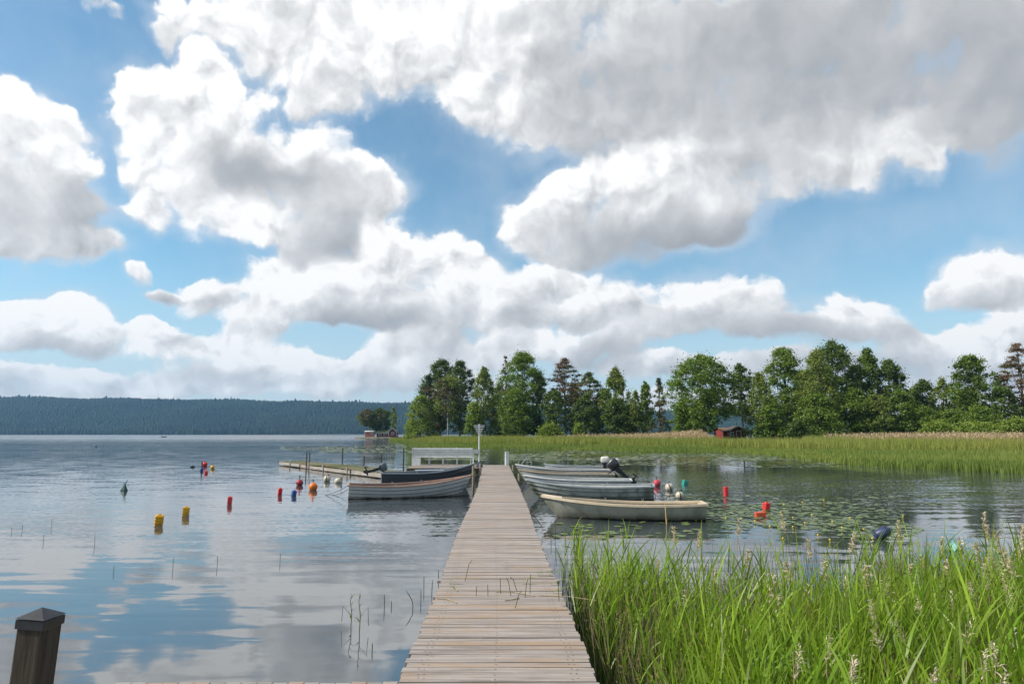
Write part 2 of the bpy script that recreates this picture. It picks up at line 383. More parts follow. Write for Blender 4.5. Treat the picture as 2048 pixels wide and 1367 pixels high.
# ================================================================ SETTING
wm = water_material()
W = MB(); W.add([(-3400, -60, 0), (3400, -60, 0), (3400, 3500, 0), (-3400, 3500, 0)], [(0, 1, 2, 3)])
tag(W.build('water', wm), kind='structure')
# ---- hills across the lake
def crest_px(px):
    xs = [-1500, 0, 120, 400, 560, 680, 800, 1000, 1350, 1700, 2048, 3600]; ys = [800, 800, 801, 800, 806, 807, 812, 818, 826, 836, 840, 830]
    return np.interp(px, xs, ys)
def hill_z(X, Y):
    px = 1024+F*X/np.maximum(Y, 1); cz = (867.5-crest_px(px))*2750/F-10
    t = np.clip((Y-(2000+60*np.sin(X*.004)))/700, 0, 1); t = t*t*(3-2*t)
    w = 7*np.sin(X*.011+1)+5*np.sin(X*.023+Y*.01)+6*np.sin(Y*.017+X*.006)
    return np.clip(.3+t*(cz+w*(1-t)*1.5), -.5, None)*np.where(Y > 2850, np.clip(1-(Y-2850)/700, 0.2, 1), 1)
nx, ny = 160, 40
def TAPER(u):
    t = np.clip((1.22-np.abs(u-.04))/.32, 0, 1); return t*t*(3-2*t)
us = np.linspace(-1.18, 1.3, nx); ys = np.linspace(1930, 3250, ny)
YY, UU = np.meshgrid(ys, us, indexing='ij'); XX = UU*np.minimum(YY, 2600)
ZZ = hill_z(XX, YY)*TAPER(UU); V = np.stack([XX, YY, ZZ], -1).reshape(-1, 3)
ii, jj = np.meshgrid(np.arange(ny-1), np.arange(nx-1), indexing='ij'); a = (ii*nx+jj).ravel()
FQ = np.stack([a, a+1, a+nx+1, a+nx], -1)
tag(npgrid('hills', V, FQ, mat('hill ground', (.03, .045, .02), .9, .2, .01), smooth=True), kind='structure')
n = 76000
Yc = rng.uniform(2000, 2800, n); uc = rng.uniform(-1.1, .62, n); Xc = uc*np.minimum(Yc, 2600)

Zc = hill_z(Xc, Yc)*TAPER(uc); Hc = rng.uniform(9, 19, n)*(1+.35*np.sin(Xc*.013)*np.sin(Yc*.02))*np.where(rng.random(n) < .02, 1.3, 1); rc = Hc*rng.uniform(.16, .34, n)
tri = []
k = 5
conic = rng.random(n) < .6
for q in range(k):
    a0 = 2*np.pi*q/k; a1 = 2*np.pi*(q+1)/k
    tip = np.stack([Xc, Yc, Zc+Hc], -1)
    for (lo, hi, r0, r1) in ((0.05, .55, 1.0, .72), (.55, 1.0, .72, .02)):
        rr0 = rc*np.where(conic, r0, .8); rr1 = rc*np.where(conic, r1*.7, r1*1.3)
        p = lambda aa, r_, h: np.stack([Xc+r_*np.cos(aa), Yc+r_*np.sin(aa), Zc+Hc*h], -1)
        tri.append(np.stack([p(a0, rr0, lo), p(a1, rr0, lo), p(a1, rr1, hi), p(a0, rr1, hi)], 1))
tri = np.concatenate(tri).reshape(-1, 3)
fm = foliage('forest', (.008, .022, .013), (.034, .062, .022), trans=.0, nscale=.0045, island=.5, rough=.9)
tag(npmesh('forest', tri, 4, fm), 'dark conifer forest covering the hills across the lake', 'forest', kind='stuff')
# ---- land behind the reed bank, with the lawn by the red cabin
land_m = mat('meadow soil', (.05, .085, .022), .95, .25, .35, col2=(.035, .05, .018))
lm = MB()
def land_sheet(poly, z, name, material, kind='structure'):
    b = MB(); cx = sum(p[0] for p in poly)/len(poly); cy = sum(p[1] for p in poly)/len(poly)
    rings = [1.0, .985, .93, .6, 0.0]; zs = [-.3, z*.5, z, z*1.12, z*1.15]; n = len(poly)
    for r_, zz in zip(rings[:-1], zs): b.v += [Vector((cx+(x-cx)*r_, cy+(y-cy)*r_, zz)) for x, y in poly]
    b.v.append(Vector((cx, cy, zs[-1])))
    for i in range(3):
        for k_ in range(n): b.f.append((i*n+k_, i*n+(k_+1) % n, (i+1)*n+(k_+1) % n, (i+1)*n+k_))
    for k_ in range(n): b.f.append((3*n+k_, 3*n+(k_+1) % n, 4*n))
    o = b.build(name, material, smooth=True); return tag(o, kind=kind)
def xp(px, Y): return (px-1024)/F*Y
shore = [(xp(812, 205), 205), (xp(850, 178), 178), (xp(950, 160), 160), (xp(1100, 138), 138), (xp(1250, 128), 128), (xp(1400, 120), 120), (xp(1500, 112), 112), (xp(1650, 110), 110), (xp(1850, 108), 108), (xp(2048, 108), 108), (170, 100), (300, 70), (420, 100), (420, 330), (150, 260), (80, 215), (20, 215), (-15, 225)]
land_sheet(shore, .45, 'land', land_m)
land_sheet([(xp(712, 300), 300), (xp(730, 294), 294), (xp(770, 292), 292), (xp(800, 295), 295), (xp(826, 300), 300), (xp(826, 318), 318), (xp(770, 322), 322), (xp(716, 312), 312)], .8, 'island', mat('island rock', (.16, .14, .12), .9, .3, .5, col2=(.05, .07, .03)))
lawn_m = mat('lawn', (.10, .21, .03), .9, .2, .8, col2=(.06, .14, .02), island=0)
lw = MB(); lp = [(xp(1415, 118), 118), (xp(1520, 116), 116), (xp(1660, 117), 117), (xp(1650, 150), 150), (xp(1540, 158), 158), (xp(1420, 150), 150)]
lw.add([(x, y, .62+.010*(y-112)) for x, y in lp]+[(x, y, .0) for x, y in lp], [tuple(range(6))]+[(i, 6+i, 6+(i+1) % 6, (i+1) % 6) for i in range(6)])
tag(lw.build('lawn', lawn_m), kind='structure')
# ---------------------------------------------------------------- reeds
def ribbons(P0, D, L, Wd, droop, seg, side=None):
    """curved tapering blades: P0 (n,3) root, D (n,3) unit direction, L, Wd, droop (n,)"""
    n = len(P0); L = np.broadcast_to(L, n); Wd = np.broadcast_to(Wd, n); droop = np.broadcast_to(droop, n)
    if side is None:
        side = np.cross(D, rng.normal(size=(n, 3))); side /= np.linalg.norm(side, axis=1, keepdims=True)+1e-9
    hor = D*[1, 1, 0]; hn = np.linalg.norm(hor, axis=1, keepdims=True); hor = np.where(hn > 1e-3, hor/np.maximum(hn, 1e-3), [1, 0, 0])
    rows = []
    for i in range(seg+1):
        t = i/seg; tt = (t**2)*droop
        c = P0+D*(L*t)[:, None]+(hor*0.6-[0, 0, 1.0])*(L*tt)[:, None]
        w = (Wd*.5*(np.sin(np.pi*min(.5, .28+t*.5))*(1-t**2.2)+.02))[:, None]
        rows.append(c-side*w); rows.append(c+side*w)
    V = np.stack(rows, 1)                         # n, 2(seg+1), 3
    base = (np.arange(n)*2*(seg+1))[:, None]
    q = np.concatenate([np.array([[2*i, 2*i+1, 2*i+3, 2*i+2]]) for i in range(seg)])
    Fc = (base[:, :, None]+q[None]).reshape(-1, 4)
    return V.reshape(-1, 3), Fc
class Acc:
    def __init__(s): s.V = []; s.F = []; s.M = []; s.n = 0
    def add(s, VF, mi=0):
        V, Fc = VF; s.V.append(V); s.F.append(Fc+s.n); s.M.append(np.full(len(Fc), mi)); s.n += len(V)
    def build(s, name, mats): return npgrid(name, np.concatenate(s.V), np.concatenate(s.F), None, mats=mats, mi=np.concatenate(s.M), smooth=True)
def updir(n, spread):
    d = np.stack([rng.normal(0, spread, n)+.02, rng.normal(0, spread, n), np.ones(n)], -1)
    return d/np.linalg.norm(d, axis=1, keepdims=True)
# far reed bank
fx = np.array([780, 850, 1000, 1100, 1300, 1450, 1550, 1700, 1850, 2048, 2300, 2700]); fy = np.array([884, 893, 896, 897, 904, 904, 911, 929, 936, 945, 950, 955])
def front_Y(px): return 2.1*F/(np.interp(px, fx, fy)-867.5)
def rear_Y(px): return np.interp(px, [780, 812, 850, 950, 1100, 1250, 1400, 1500, 1650, 2048, 2700], [255, 215, 184, 164, 142, 132, 124, 116, 114, 112, 110])
def bank(n, f0, f1, pw=1.0, pxr=(780, 2500)):
    px = rng.uniform(*pxr, n); Y0 = front_Y(px); Y1 = rear_Y(px)
    t = f0+(f1-f0)*rng.random(n)**pw; Y = Y0+(Y1-Y0)*t
    Y = Y+rng.normal(0, 1, n)*.02*Y
    return px, (px-1024)/F*Y, Y, t
acc = Acc()
px, X, Y, t = bank(150000, .0, .62, 1.35)
clump = .5+.5*np.sin(X*.7+np.sin(Y*.33)*2)*np.sin(Y*.41+X*.13)
keep = (rng.random(len(X)) < .45+.55*clump+t) & (rng.random(len(X)) < np.clip((px-780)/90, 0, 1)**.7) & ~((px > 1420) & (px < 1560) & (t > .75)); X, Y, t, px = X[keep], Y[keep], t[keep], px[keep]
H = (.45+.75*t+rng.normal(0, .1, len(X)))*(.8+.3*clump[keep])*np.where((px > 1425) & (px < 1640), .72, 1)
acc.add(ribbons(np.stack([X, Y, np.zeros_like(X)-.02], -1), updir(len(X), .07), H, .045+.0*H, .03, 2))
acc.build('horsetail_bed', [foliage('horsetail', (.12, .18, .032), (.24, .28, .06), .25, nscale=.09, island=.3)])
hb = bpy.data.objects['horsetail_bed']; tag(hb, 'low green water horsetail growing out of the shallow bay', 'water plants', kind='stuff')
acc = Acc()
px, X, Y, t = bank(120000, .42, 1.0)
keep = ~((px > 1428) & (px < 1600) & (t > .66) & (rng.random(len(px)) > .04)); X, Y, t, px = X[keep], Y[keep], t[keep], px[keep]
H = (1.0+1.0*t+rng.normal(0, .16, len(X)))*np.clip(.45+(px-780)/160, .45, 1)
acc.add(ribbons(np.stack([X, Y, np.zeros_like(X)], -1), updir(len(X), .07), H, .055, .05, 2))
acc.build('reed_bank', [foliage('reed bank', (.19, .24, .045), (.30, .30, .07), .25, nscale=.07, island=.3)])
tag(bpy.data.objects['reed_bank'], 'yellow green reed bank lining the far side of the bay', 'reeds', kind='stuff')
acc = Acc()
for (p0, p1, f0, f1, nn, h0, h1) in ((1640, 2500, .62, 1.02, 60000, 2.0, 2.35), (1210, 1422, .70, 1.0, 30000, 1.7, 3.0), (1080, 1300, .86, 1.0, 6000, 1.8, 2.4)):
    px, X, Y, t = bank(nn, f0, f1, 1, (p0, p1))
    rel = (px-p0)/(p1-p0) if p1 < 1500 else np.ones_like(px)*.6
    kp = rng.random(len(px)) < (np.clip(rel*2.5, .05, 1)*np.clip((1-rel)*6, .1, 1) if p1 < 1500 else np.clip((px-1640)/260, .08, 1))*(.55+.45*np.sin(X*.9+Y)); px, X, Y, t, rel = px[kp], X[kp], Y[kp], t[kp], rel[kp]
    H = h0+(h1-h0)*(rel**1.2*np.clip((1-rel)*9, .15, 1) if p1 < 1500 else rel)*(t-f0)/(f1-f0)+rng.normal(0, .18, len(X))
    acc.add(ribbons(np.stack([X, Y, np.zeros_like(X)], -1), updir(len(X), .06), H, .055, .05, 2))
    hd = np.stack([X, Y, H-.28], -1)[::2]
    acc.add(ribbons(hd, updir(len(hd), .25), .42, .085, .3, 2), 1)
acc.build('dry_reed_band', [foliage('dry reed stalk', (.27, .25, .09), (.34, .28, .13), .2, nscale=.1, island=.25, tip=((.42, .30, .19), 1.5, 2.6, .5)), foliage('dry plume', (.44, .31, .20), (.52, .40, .27), .3, nscale=.2, island=.25)])
tag(bpy.data.objects['dry_reed_band'], 'tan last-year reeds with pinkish plumes in front of the trees', 'reeds', kind='stuff')
# ================================================================ JETTY
DZ = .45
jy = [800, 905, 928, 972, 1020, 1055, 1122, 1200, 1364, 2200]; jc = [991, 991, 991.5, 996.5, 996.5, 993.5, 994.5, 997, 995.5, 995]
def jx(Y):
    y = 867.5+(CAM_H-DZ)*F/Y; return (np.interp(y, jy, jc)-1024)/F*Y
JW = .65; JEND = 37.4
EL = [(G(px_, py_, DZ)) for px_, py_ in ((965.6, 928), (956, 972), (936, 1020), (918.7, 1055), (893.6, 1122), (865.8, 1200.7), (794.5, 1365))]
ER = [(G(px_, py_, DZ)) for px_, py_ in ((1017, 928), (1039, 974), (1058, 1020), (1068.7, 1055), (1095, 1120), (1130, 1200.7), (1198, 1365))]
def eL(Y): return float(np.interp(Y, [p.y for p in EL][::-1], [p.x for p in EL][::-1]))
def eR(Y): return float(np.interp(Y, [p.y for p in ER][::-1], [p.x for p in ER][::-1]))
def wood(name, c1, c2, c3, island=.22, g=(1.6, 38, 10)):
    m = bpy.data.materials.new(name); m.use_nodes = True; T = NT(m.node_tree); b = T.n['Principled BSDF']
    tc = T.new('ShaderNodeTexCoord'); O = tc.outputs['Object']; gg = T.new('ShaderNodeNewGeometry'); rnd = gg.outputs['Random Per Island']
    sh = T.v('ADD', O, T.v('SCALE', (7.1, 3.3, 0), scale=rnd))
    gr = T.noise(T.v('MULTIPLY', sh, g), 1.0, 6, .65)
    st = T.noise(T.v('MULTIPLY', sh, (.9, 2.5, 1)), 1.3, 4, .6)
    c = T.mix(T.ss(gr, .36, .66), c1, c2)
    c = T.mix(T.ss(T.m('ADD', st, T.m('MULTIPLY', rnd, .10)), .52, .80), c, c3)
    c = T.v('SCALE', c, scale=T.lin(T.m('FRACT', T.m('MULTIPLY', rnd, 13.7)), 0, 1, 1-island, 1+island))
    wh = T.ss(T.noise(O, 34, 2, .5), .70, .80, 0, .5); c = T.mix(wh, c, (.5, .49, .46))
    gn = T.ss(T.noise(T.v('MULTIPLY', O, (3, 1, 1)), 1.1, 5, .7), .60, .78, 0, .45); c = T.mix(gn, c, (.12, .115, .09))
    T.l.new(c, b.inputs['Base Color']); b.inputs['Roughness'].default_value = .82; b.inputs['Specular IOR Level'].default_value = .3
    bn = T.new('ShaderNodeBump'); bn.inputs['Distance'].default_value = .004; T.l.new(gr, bn.inputs['Height']); T.l.new(bn.outputs[0], b.inputs['Normal'])
    MATS[name] = m; return m
deck_m = wood('weathered deck', (.365, .32, .29), (.20, .17, .15), (.31, .22, .15), .06)
dark_w = wood('dark wet timber', (.10, .085, .07), (.06, .05, .04), (.12, .10, .06))
fascia_m = wood('edge board', (.34, .32, .29), (.22, .20, .18), (.30, .22, .15))
jet = empty('jetty', (0, 0, 0), 0, 'long narrow jetty of weathered grey-brown planks running straight out over the lake', 'jetty')
b = MB(); Yp = -.8; k = 0; NAILS = []
while Yp < JEND:
    w = .092+random.uniform(-.003, .004); c = jx(Yp)
    if True:
        e = [random.uniform(-.012, .012) for _ in range(2)]
        zt = DZ+random.uniform(-.003, .003); tilt = random.uniform(-.004, .004); sk = random.uniform(-.004, .004)
        x0 = eL(Yp)+e[0]; x1 = eR(Yp)+e[1]
        if abs((k % 43)-2) < 1: x0 -= .03; x1 += .03
        vs = [(x0, Yp-sk, zt-.03), (x1, Yp+sk, zt-.03), (x1, Yp+w+sk, zt-.03), (x0, Yp+w-sk, zt-.03),
              (x0, Yp-sk, zt), (x1, Yp+sk, zt+tilt), (x1, Yp+w+sk, zt+tilt), (x0, Yp+w-sk, zt)]
        b.add(vs, [(0, 3, 2, 1), (4, 5, 6, 7), (0, 1, 5, 4), (1, 2, 6, 5), (2, 3, 7, 6), (3, 0, 4, 7)])
    if 3.2 < Yp < 14:
        for xn in (x0+.12, x0+.16, (x0+x1)/2-.02, x1-.16, x1-.12):
            yn = Yp+w*random.uniform(.3, .7); q_ = .0045; NAILS.append(len(b.f)); zn = zt+.0035+tilt*(xn-x0)/1.3
            b.add([(xn-q_, yn-q_, zn), (xn+q_, yn-q_, zn), (xn+q_, yn+q_, zn), (xn-q_, yn+q_, zn)], [(0, 1, 2, 3)])
    Yp += w+random.choice([.006, .007, .008, .009, .012]); k += 1
dk = b.build('deck', deck_m, jet, bevel=.002); dk.data.materials.append(mat('nail', (.06, .045, .035), .7))
for i_ in NAILS: dk.data.polygons[i_].material_index = 1
for sx in (-1, 1):
    bb = MB(); Ys = [-.7, 6, 9, 12, 16, 20, 24, 28, 32, JEND-.05]
    for a0, a1 in zip(Ys[:-1], Ys[1:]):
        xa, xb = jx(a0)+sx*(JW-.10), jx(a1)+sx*(JW-.10)
        bb.tube([(xa, a0, DZ-.12), (xb, a1-.004, DZ-.12)], .085, 4)
    bb.build('beam', dark_w, jet)
    for Yq in (4.6, 8.0, 11.6, 15.2, 18.9, 22.6, 26.4, 30.2, 34.0, 37.0):
        p = MB(); x = jx(Yq)+sx*(JW-.22); p.tube([(x, Yq, -1.2), (x, Yq, DZ-.035)], .06, 10)
        p.build('pile', dark_w, jet, True)
for Yq in (4.6, 8.0, 11.6, 15.2, 18.9, 22.6, 26.4, 30.2, 34.0, 37.0):
    p = MB(); x = jx(Yq); p.box((x, Yq+.1, DZ-.26), (1.2, .06, .12)); p.build('cross_beam', dark_w, jet)
# bench platform at the far end (left) and the boarded landing at the near end (left)
def platform(name, x0, x1, Y0, Y1, label, step=.1, along='y', post=True):
    t = empty(name, ((x0+x1)/2, (Y0+Y1)/2, 0), 0, label, 'platform'); ox, oy = (x0+x1)/2, (Y0+Y1)/2
    b = MB(); y = Y0
    if along == 'y':
        while y < Y1-.05:
            w = step-.008; b.box(((x0+x1)/2-ox, y+w/2-oy, DZ-.016+random.uniform(-.002, .002)), (x1-x0+random.uniform(-.02, .02), w, .028)); y += step
    else:
        x = x0
        while x < x1-.05:
            w = step-.008; b.box((x+w/2-ox, (Y0+Y1)/2-oy, DZ-.016+random.uniform(-.002, .002)), (w, Y1-Y0+random.uniform(-.03, .03), .028)); x += step
    b.build('deck', deck_m, t)
    for yy in (Y0+.08, Y1-.08):
        bb = MB(); bb.box((0, yy-oy, DZ-.115), (x1-x0-.05, .06, .16)); bb.build('beam', dark_w, t)
    for xx in (x0+.15, (x0+x1)/2, x1-.2):
        for yy in (Y0+.2, Y1-.2):
            p = MB(); p.tube([(xx-ox, yy-oy, -1), (xx-ox, yy-oy, DZ-.2)], .055, 8); p.build('pile', dark_w, t, True)
    return t
pl = at(823, 900, 36); 
platform('bench_platform', pl.x, jx(36)-JW-.02, 34.2, 38.1, 'plank platform at the far end of the jetty carrying the white bench')
e0 = G(236, 1362.5, DZ)
platform('landing_platform', e0.x, jx(4)-JW-.02, 1.2, e0.y, 'landing of short weathered boards branching left off the near end of the jetty', .105, 'x')
# ---- white bench seen from behind
wp = mat('white paint', (.72, .73, .74), .5, .04, 5, col2=(.60, .62, .63))
bx0 = at(826, 900, 36.6).x; bx1 = at(946, 900, 36.6).x; BL = bx1-bx0
bench = empty('park_bench', ((bx0+bx1)/2, 36.6, DZ), 0, 'long white slatted bench facing away at the far end of the jetty', 'bench')
for i in range(4):
    s = MB(); z = .50+i*.115; s.box((0, -.05-.03*i, z+.03), (BL, .028, .095)); s.build('back_slat', wp, bench, bevel=.004)
for i in range(4):
    s = MB(); s.box((0, .08+i*.11, .44), (BL, .095, .028)); s.build('seat_slat', wp, bench, bevel=.004)
for i in range(5):
    x = -BL/2+.12+(BL-.24)*i/4
    s = MB(); s.tube([(x, .02, 0), (x, -.02, .44), (x, -.13, .93)], .026, 4); s.tube([(x, .45, 0), (x, .42, .42)], .026, 4); s.tube([(x, -.01, .405), (x, .46, .405)], .02, 4)
    s.build('leg', wp, bench)
for sx, solid in ((-1, True), (1, False)):
    s = MB(); x = sx*(BL/2+.02)
    if solid: s.prism([(-.16, .0), (.44, .0), (.44, .42), (.3, .46), (-.02, .48), (-.16, .93), (-.24, .93), (-.12, .44)], -.014, .014, Matrix.Translation((x, 0, 0)) @ Matrix.Rotation(R(90), 4, 'Z') @ Matrix.Rotation(R(90), 4, 'X')); s.v = s.v
    else: s.tube([(x, -.42, .0), (x, -.05, .44)], .022, 4); s.tube([(x, -.02, 0), (x, -.1, .8)], .022, 4)
    s.build('end_panel' if solid else 'brace', wp, bench)
b = MB(); b.box((-BL/2+.22, -.16, .21), (.42, .02, .40), Matrix.Rotation(R(0), 4, 'X')); b.build('front_panel', wp, bench)
# ---- white slatted sea mark on a mast
mp = at(958, 930, 36.9); mast = empty('sea_mark', (mp.x, 36.9, DZ), 0, 'white mast topped by a funnel of white slats beside the bench', 'sea mark')
zt = at(958, 848, 36.9).z-DZ
s = MB(); s.tube([(0, 0, 0), (0, 0, zt)], .035, 8); s.build('mast', wp, mast, True)
for i in range(6):
    w = .62*(1-i*.145); s = MB(); s.box((0, -.045, zt-.07-i*.088), (w, .03, .034)); s.build('slat', wp, mast)
s = MB(); s.box((-.16, -.03, at(950, 902, 36.9).z-DZ), (.26, .03, .20)); s.build('sign_plate', mat('grey plate', (.5, .52, .53), .5), mast)
# ---- white box post at the jetty's end
bp = at(1014, 915, 37.0); t = empty('bollard', (bp.x-.01, 37.0, DZ), R(14), 'square white post standing at the far right corner of the jetty', 'bollard')
s = MB(); s.box((0, 0, .34), (.185, .185, .68)); s.build('post', wp, t, bevel=.006)
s = MB(); s.box((0, 0, .70), (.215, .215, .035)); s.build('cap', wp, t, bevel=.004)
# ---- dark blue rope coil on its post, beside the mast
rp = at(957, 930, 35.0); t = empty('rope_coil', (rp.x+.05, 35.0, DZ), 0, 'dark blue bundle of mooring rope piled at the foot of the white mast', 'rope')
for i in range(7):
    s = MB(); pts = []; r_ = .17-.013*i
    for q in range(17): a = q/16*2*math.pi; pts.append((r_*math.cos(a), r_*.8*math.sin(a), .02+i*.035+.012*math.sin(3*a+i)))
    s.tube(pts, .018, 6, False); s.build('rope_turn', mat('blue rope', (.05, .07, .12), .8), t, True)
# ---- bathing ladder
steel = mat('polished steel', (.62, .63, .64), .25, .1, 4, metal=1)
lp = at(1047, 935, 32.5); lad = empty('ladder', (jx(32.5)+JW+.02, 32.5, DZ), 0, 'chromed bathing ladder with two curved handrails on the right side of the jetty', 'ladder')
for yy in (-1.0, .55):
    s = MB(); x0 = at(1036 if yy > 0 else 1042, 920, 32.5+yy).x-(jx(32.5)+JW+.02); x1 = at(1054 if yy > 0 else 1062, 920, 32.5+yy).x-(jx(32.5)+JW+.02)
    zz = .62 if yy > 0 else .52
    s.tube([(x0, yy, 0), (x0+.03, yy, .30), (x0+.12, yy, zz*.82), (x0+.22, yy, zz), (x1-.08, yy, zz+.02), (x1, yy, zz-.12), (x1, yy, -.2), (x1, yy, -.75)], .018, 8)
    s.build('handrail', steel, lad, True)
for zz in (-.62, -.38, -.12):
    s = MB(); s.tube([(x1, -1.0, zz), (x1, .55, zz)], .018, 8); s.build('rung', steel, lad, True)
# ---- mooring posts by the jetty
mpm = wood('mooring post wood', (.30, .25, .19), (.19, .15, .11), (.12, .10, .07), 0, (30, 30, 2))
for (px, yt, D_, r_, lab) in ((946.5, 931, 24.6, .045, 'slim tan mooring post in front of the bow of the dark rowing boat'), (960.5, 926, 28.2, .05, 'dark mooring post close against the left jetty edge below the white mast'),
        (1026, 929, 33.0, .05, 'short mooring post at the right jetty edge just left of the ladder'), (1038, 946, 27.0, .05, 'weathered mooring post at the right jetty edge by the boat bows')):
    p = at(px, yt, D_); s = MB(); s.tube([(0, 0, -1), (0, 0, p.z-.02), (0, 0, p.z)], [r_, r_, r_*.8], 10)
    o = s.build('mooring_post', mpm, None, True); o.location = (p.x, D_, 0); tag(o, lab, 'mooring post', 'mooring posts beside the jetty')
# ---- foreground fence post with metal cap
pw = wood('post wood', (.065, .053, .038), (.032, .026, .019), (.055, .05, .035), 0, (60, 60, 3))
pt = at(82, 1234, 2.25); post = empty('fence_post', (pt.x, 2.25, pt.z), 0, 'dark square wooden post with a pointed black cap in the near left corner', 'post')
post.rotation_euler = (0, R(3.2), R(-4))
s = MB(); s.box((0, 0, -.9), (.086, .086, 1.8)); s.build('shaft', pw, post, bevel=.006)
cap = MB(); cap.box((0, 0, -.012), (.094, .094, .028)); cap.add([(-.049, -.049, .0055), (.049, -.049, .0055), (.049, .049, .0055), (-.049, .049, .0055), (0, 0, .032)], [(0, 1, 4), (1, 2, 4), (2, 3, 4), (3, 0, 4)])
cap.build('post_cap', mat('black cap', (.03, .03, .034), .35, .2, 20), post, bevel=.002)
# ---- old half-sunk dock on the left
A0 = G(560, 930, 0); B0 = G(770, 957.5, 0); dv = (B0-A0); dl = dv.length; ang = math.atan2(dv.y, dv.x)
od = empty('floating_dock', (A0.x, A0.y, 0), ang, 'old low mossy wooden dock lying crooked on the water behind the left boats', 'dock')
mossy = mat('mossy planks', (.24, .20, .13), .9, .2, 1.2, col2=(.13, .16, .05), bump=.01, bscale=6)
b = MB(); x = 0
while x < dl:
    w = .14; b.box((x+w/2, .85+random.uniform(-.03, .03), .26+random.uniform(-.012, .012)-.03*math.sin(x*.5)), (w-.015, 1.7, .035)); x += w
b.build('deck', mossy, od)
for (x0, x1, yy, zz) in ((0, 4.4, -.04, .15), (4.6, 8.0, -.03, .12), (8.1, dl*.75, -.05, .13), (dl*.76, dl, -.04, .14)):
    s = MB(); s.box(((x0+x1)/2, yy, zz), (x1-x0, .04, .17)); s.build('edge_board', fascia_m, od)
s = MB(); s.box((-.03, .85, .13), (.04, 1.75, .17)); s.build('end_board', fascia_m, od)
for x in (2.5, 6.3, 8.9, 12.6):
    if x < dl: s = MB(); s.box((x, -.09, .20), (.09, .06, .36)); s.build('fender_post', fascia_m, od)
for (x0, x1) in ((.2, dl*.5), (dl*.52, dl)):
    s = MB(); s.box(((x0+x1)/2, .85, .05), (x1-x0, 1.3, .2)); s.build('float', dark_w, od)
# ---- thin steel poles
pm = mat('rusty pole', (.05, .05, .055), .6, .2, 3)
for (px, yt, D_, lab) in ((613.5, 904, 42.0, 'thin dark pole in front of the old dock, left of a close pair'), (619.5, 905, 45.5, 'thin dark pole behind the old dock, right of a close pair'),
        (685.5, 896, 41.5, 'tall thin dark pole behind the middle of the old dock'), (727, 911, 39.2, 'short leaning dark pole behind the old dock'),
        (763, 908, 37.0, 'thin dark pole at the boat end of the old dock'), (807.5, 895, 35.5, 'tallest thin dark pole just left of the bench platform')):
    p = at(px, yt, D_); s = MB(); s.tube([(0, 0, -.6), (.0+(.05 if px == 727 else 0), 0, p.z)], .036, 8)
    o = s.build('steel_pole', pm, None, True); o.location = (p.x, D_, 0); tag(o, lab, 'pole', 'thin poles around the old dock')
# ================================================================ BOATS
def hullmat(name, col, dirt, rust=(.20, .14, .07), amt=.5, rough=.45, line=.16):
    m = bpy.data.materials.new(name); m.use_nodes = True; T = NT(m.node_tree); b = T.n['Principled BSDF']
    tc = T.new('ShaderNodeTexCoord'); O = tc.outputs['Object']; z = T.sep(O)[2]
    n1 = T.noise(T.v('MULTIPLY', O, (1, 1, .6)), 2.2, 6, .65); n2 = T.noise(T.v('MULTIPLY', O, (7, 7, 1)), 1.6, 4, .6)
    c = T.mix(T.m('MULTIPLY', T.ss(n1, .42, .66), amt), col, dirt)
    c = T.mix(T.m('MULTIPLY', T.ss(n2, .55, .75), amt*.5), c, dirt)
    # waterline scum: algae and rust-brown stain with a ragged upper limit
    zl = T.m('ADD', z, T.m('MULTIPLY', T.m('SUBTRACT', n1, .5), -.22))
    c = T.mix(T.ss(zl, line, .0, 0, .8), c, tuple(.55*x+.25*y for x, y in zip(dirt, rust)))
    c = T.mix(T.ss(zl, .045, .0, 0, .9), c, (.035, .028, .018))
    T.l.new(c, b.inputs['Base Color']); b.inputs['Roughness'].default_value = rough
    MATS[name] = m; return m
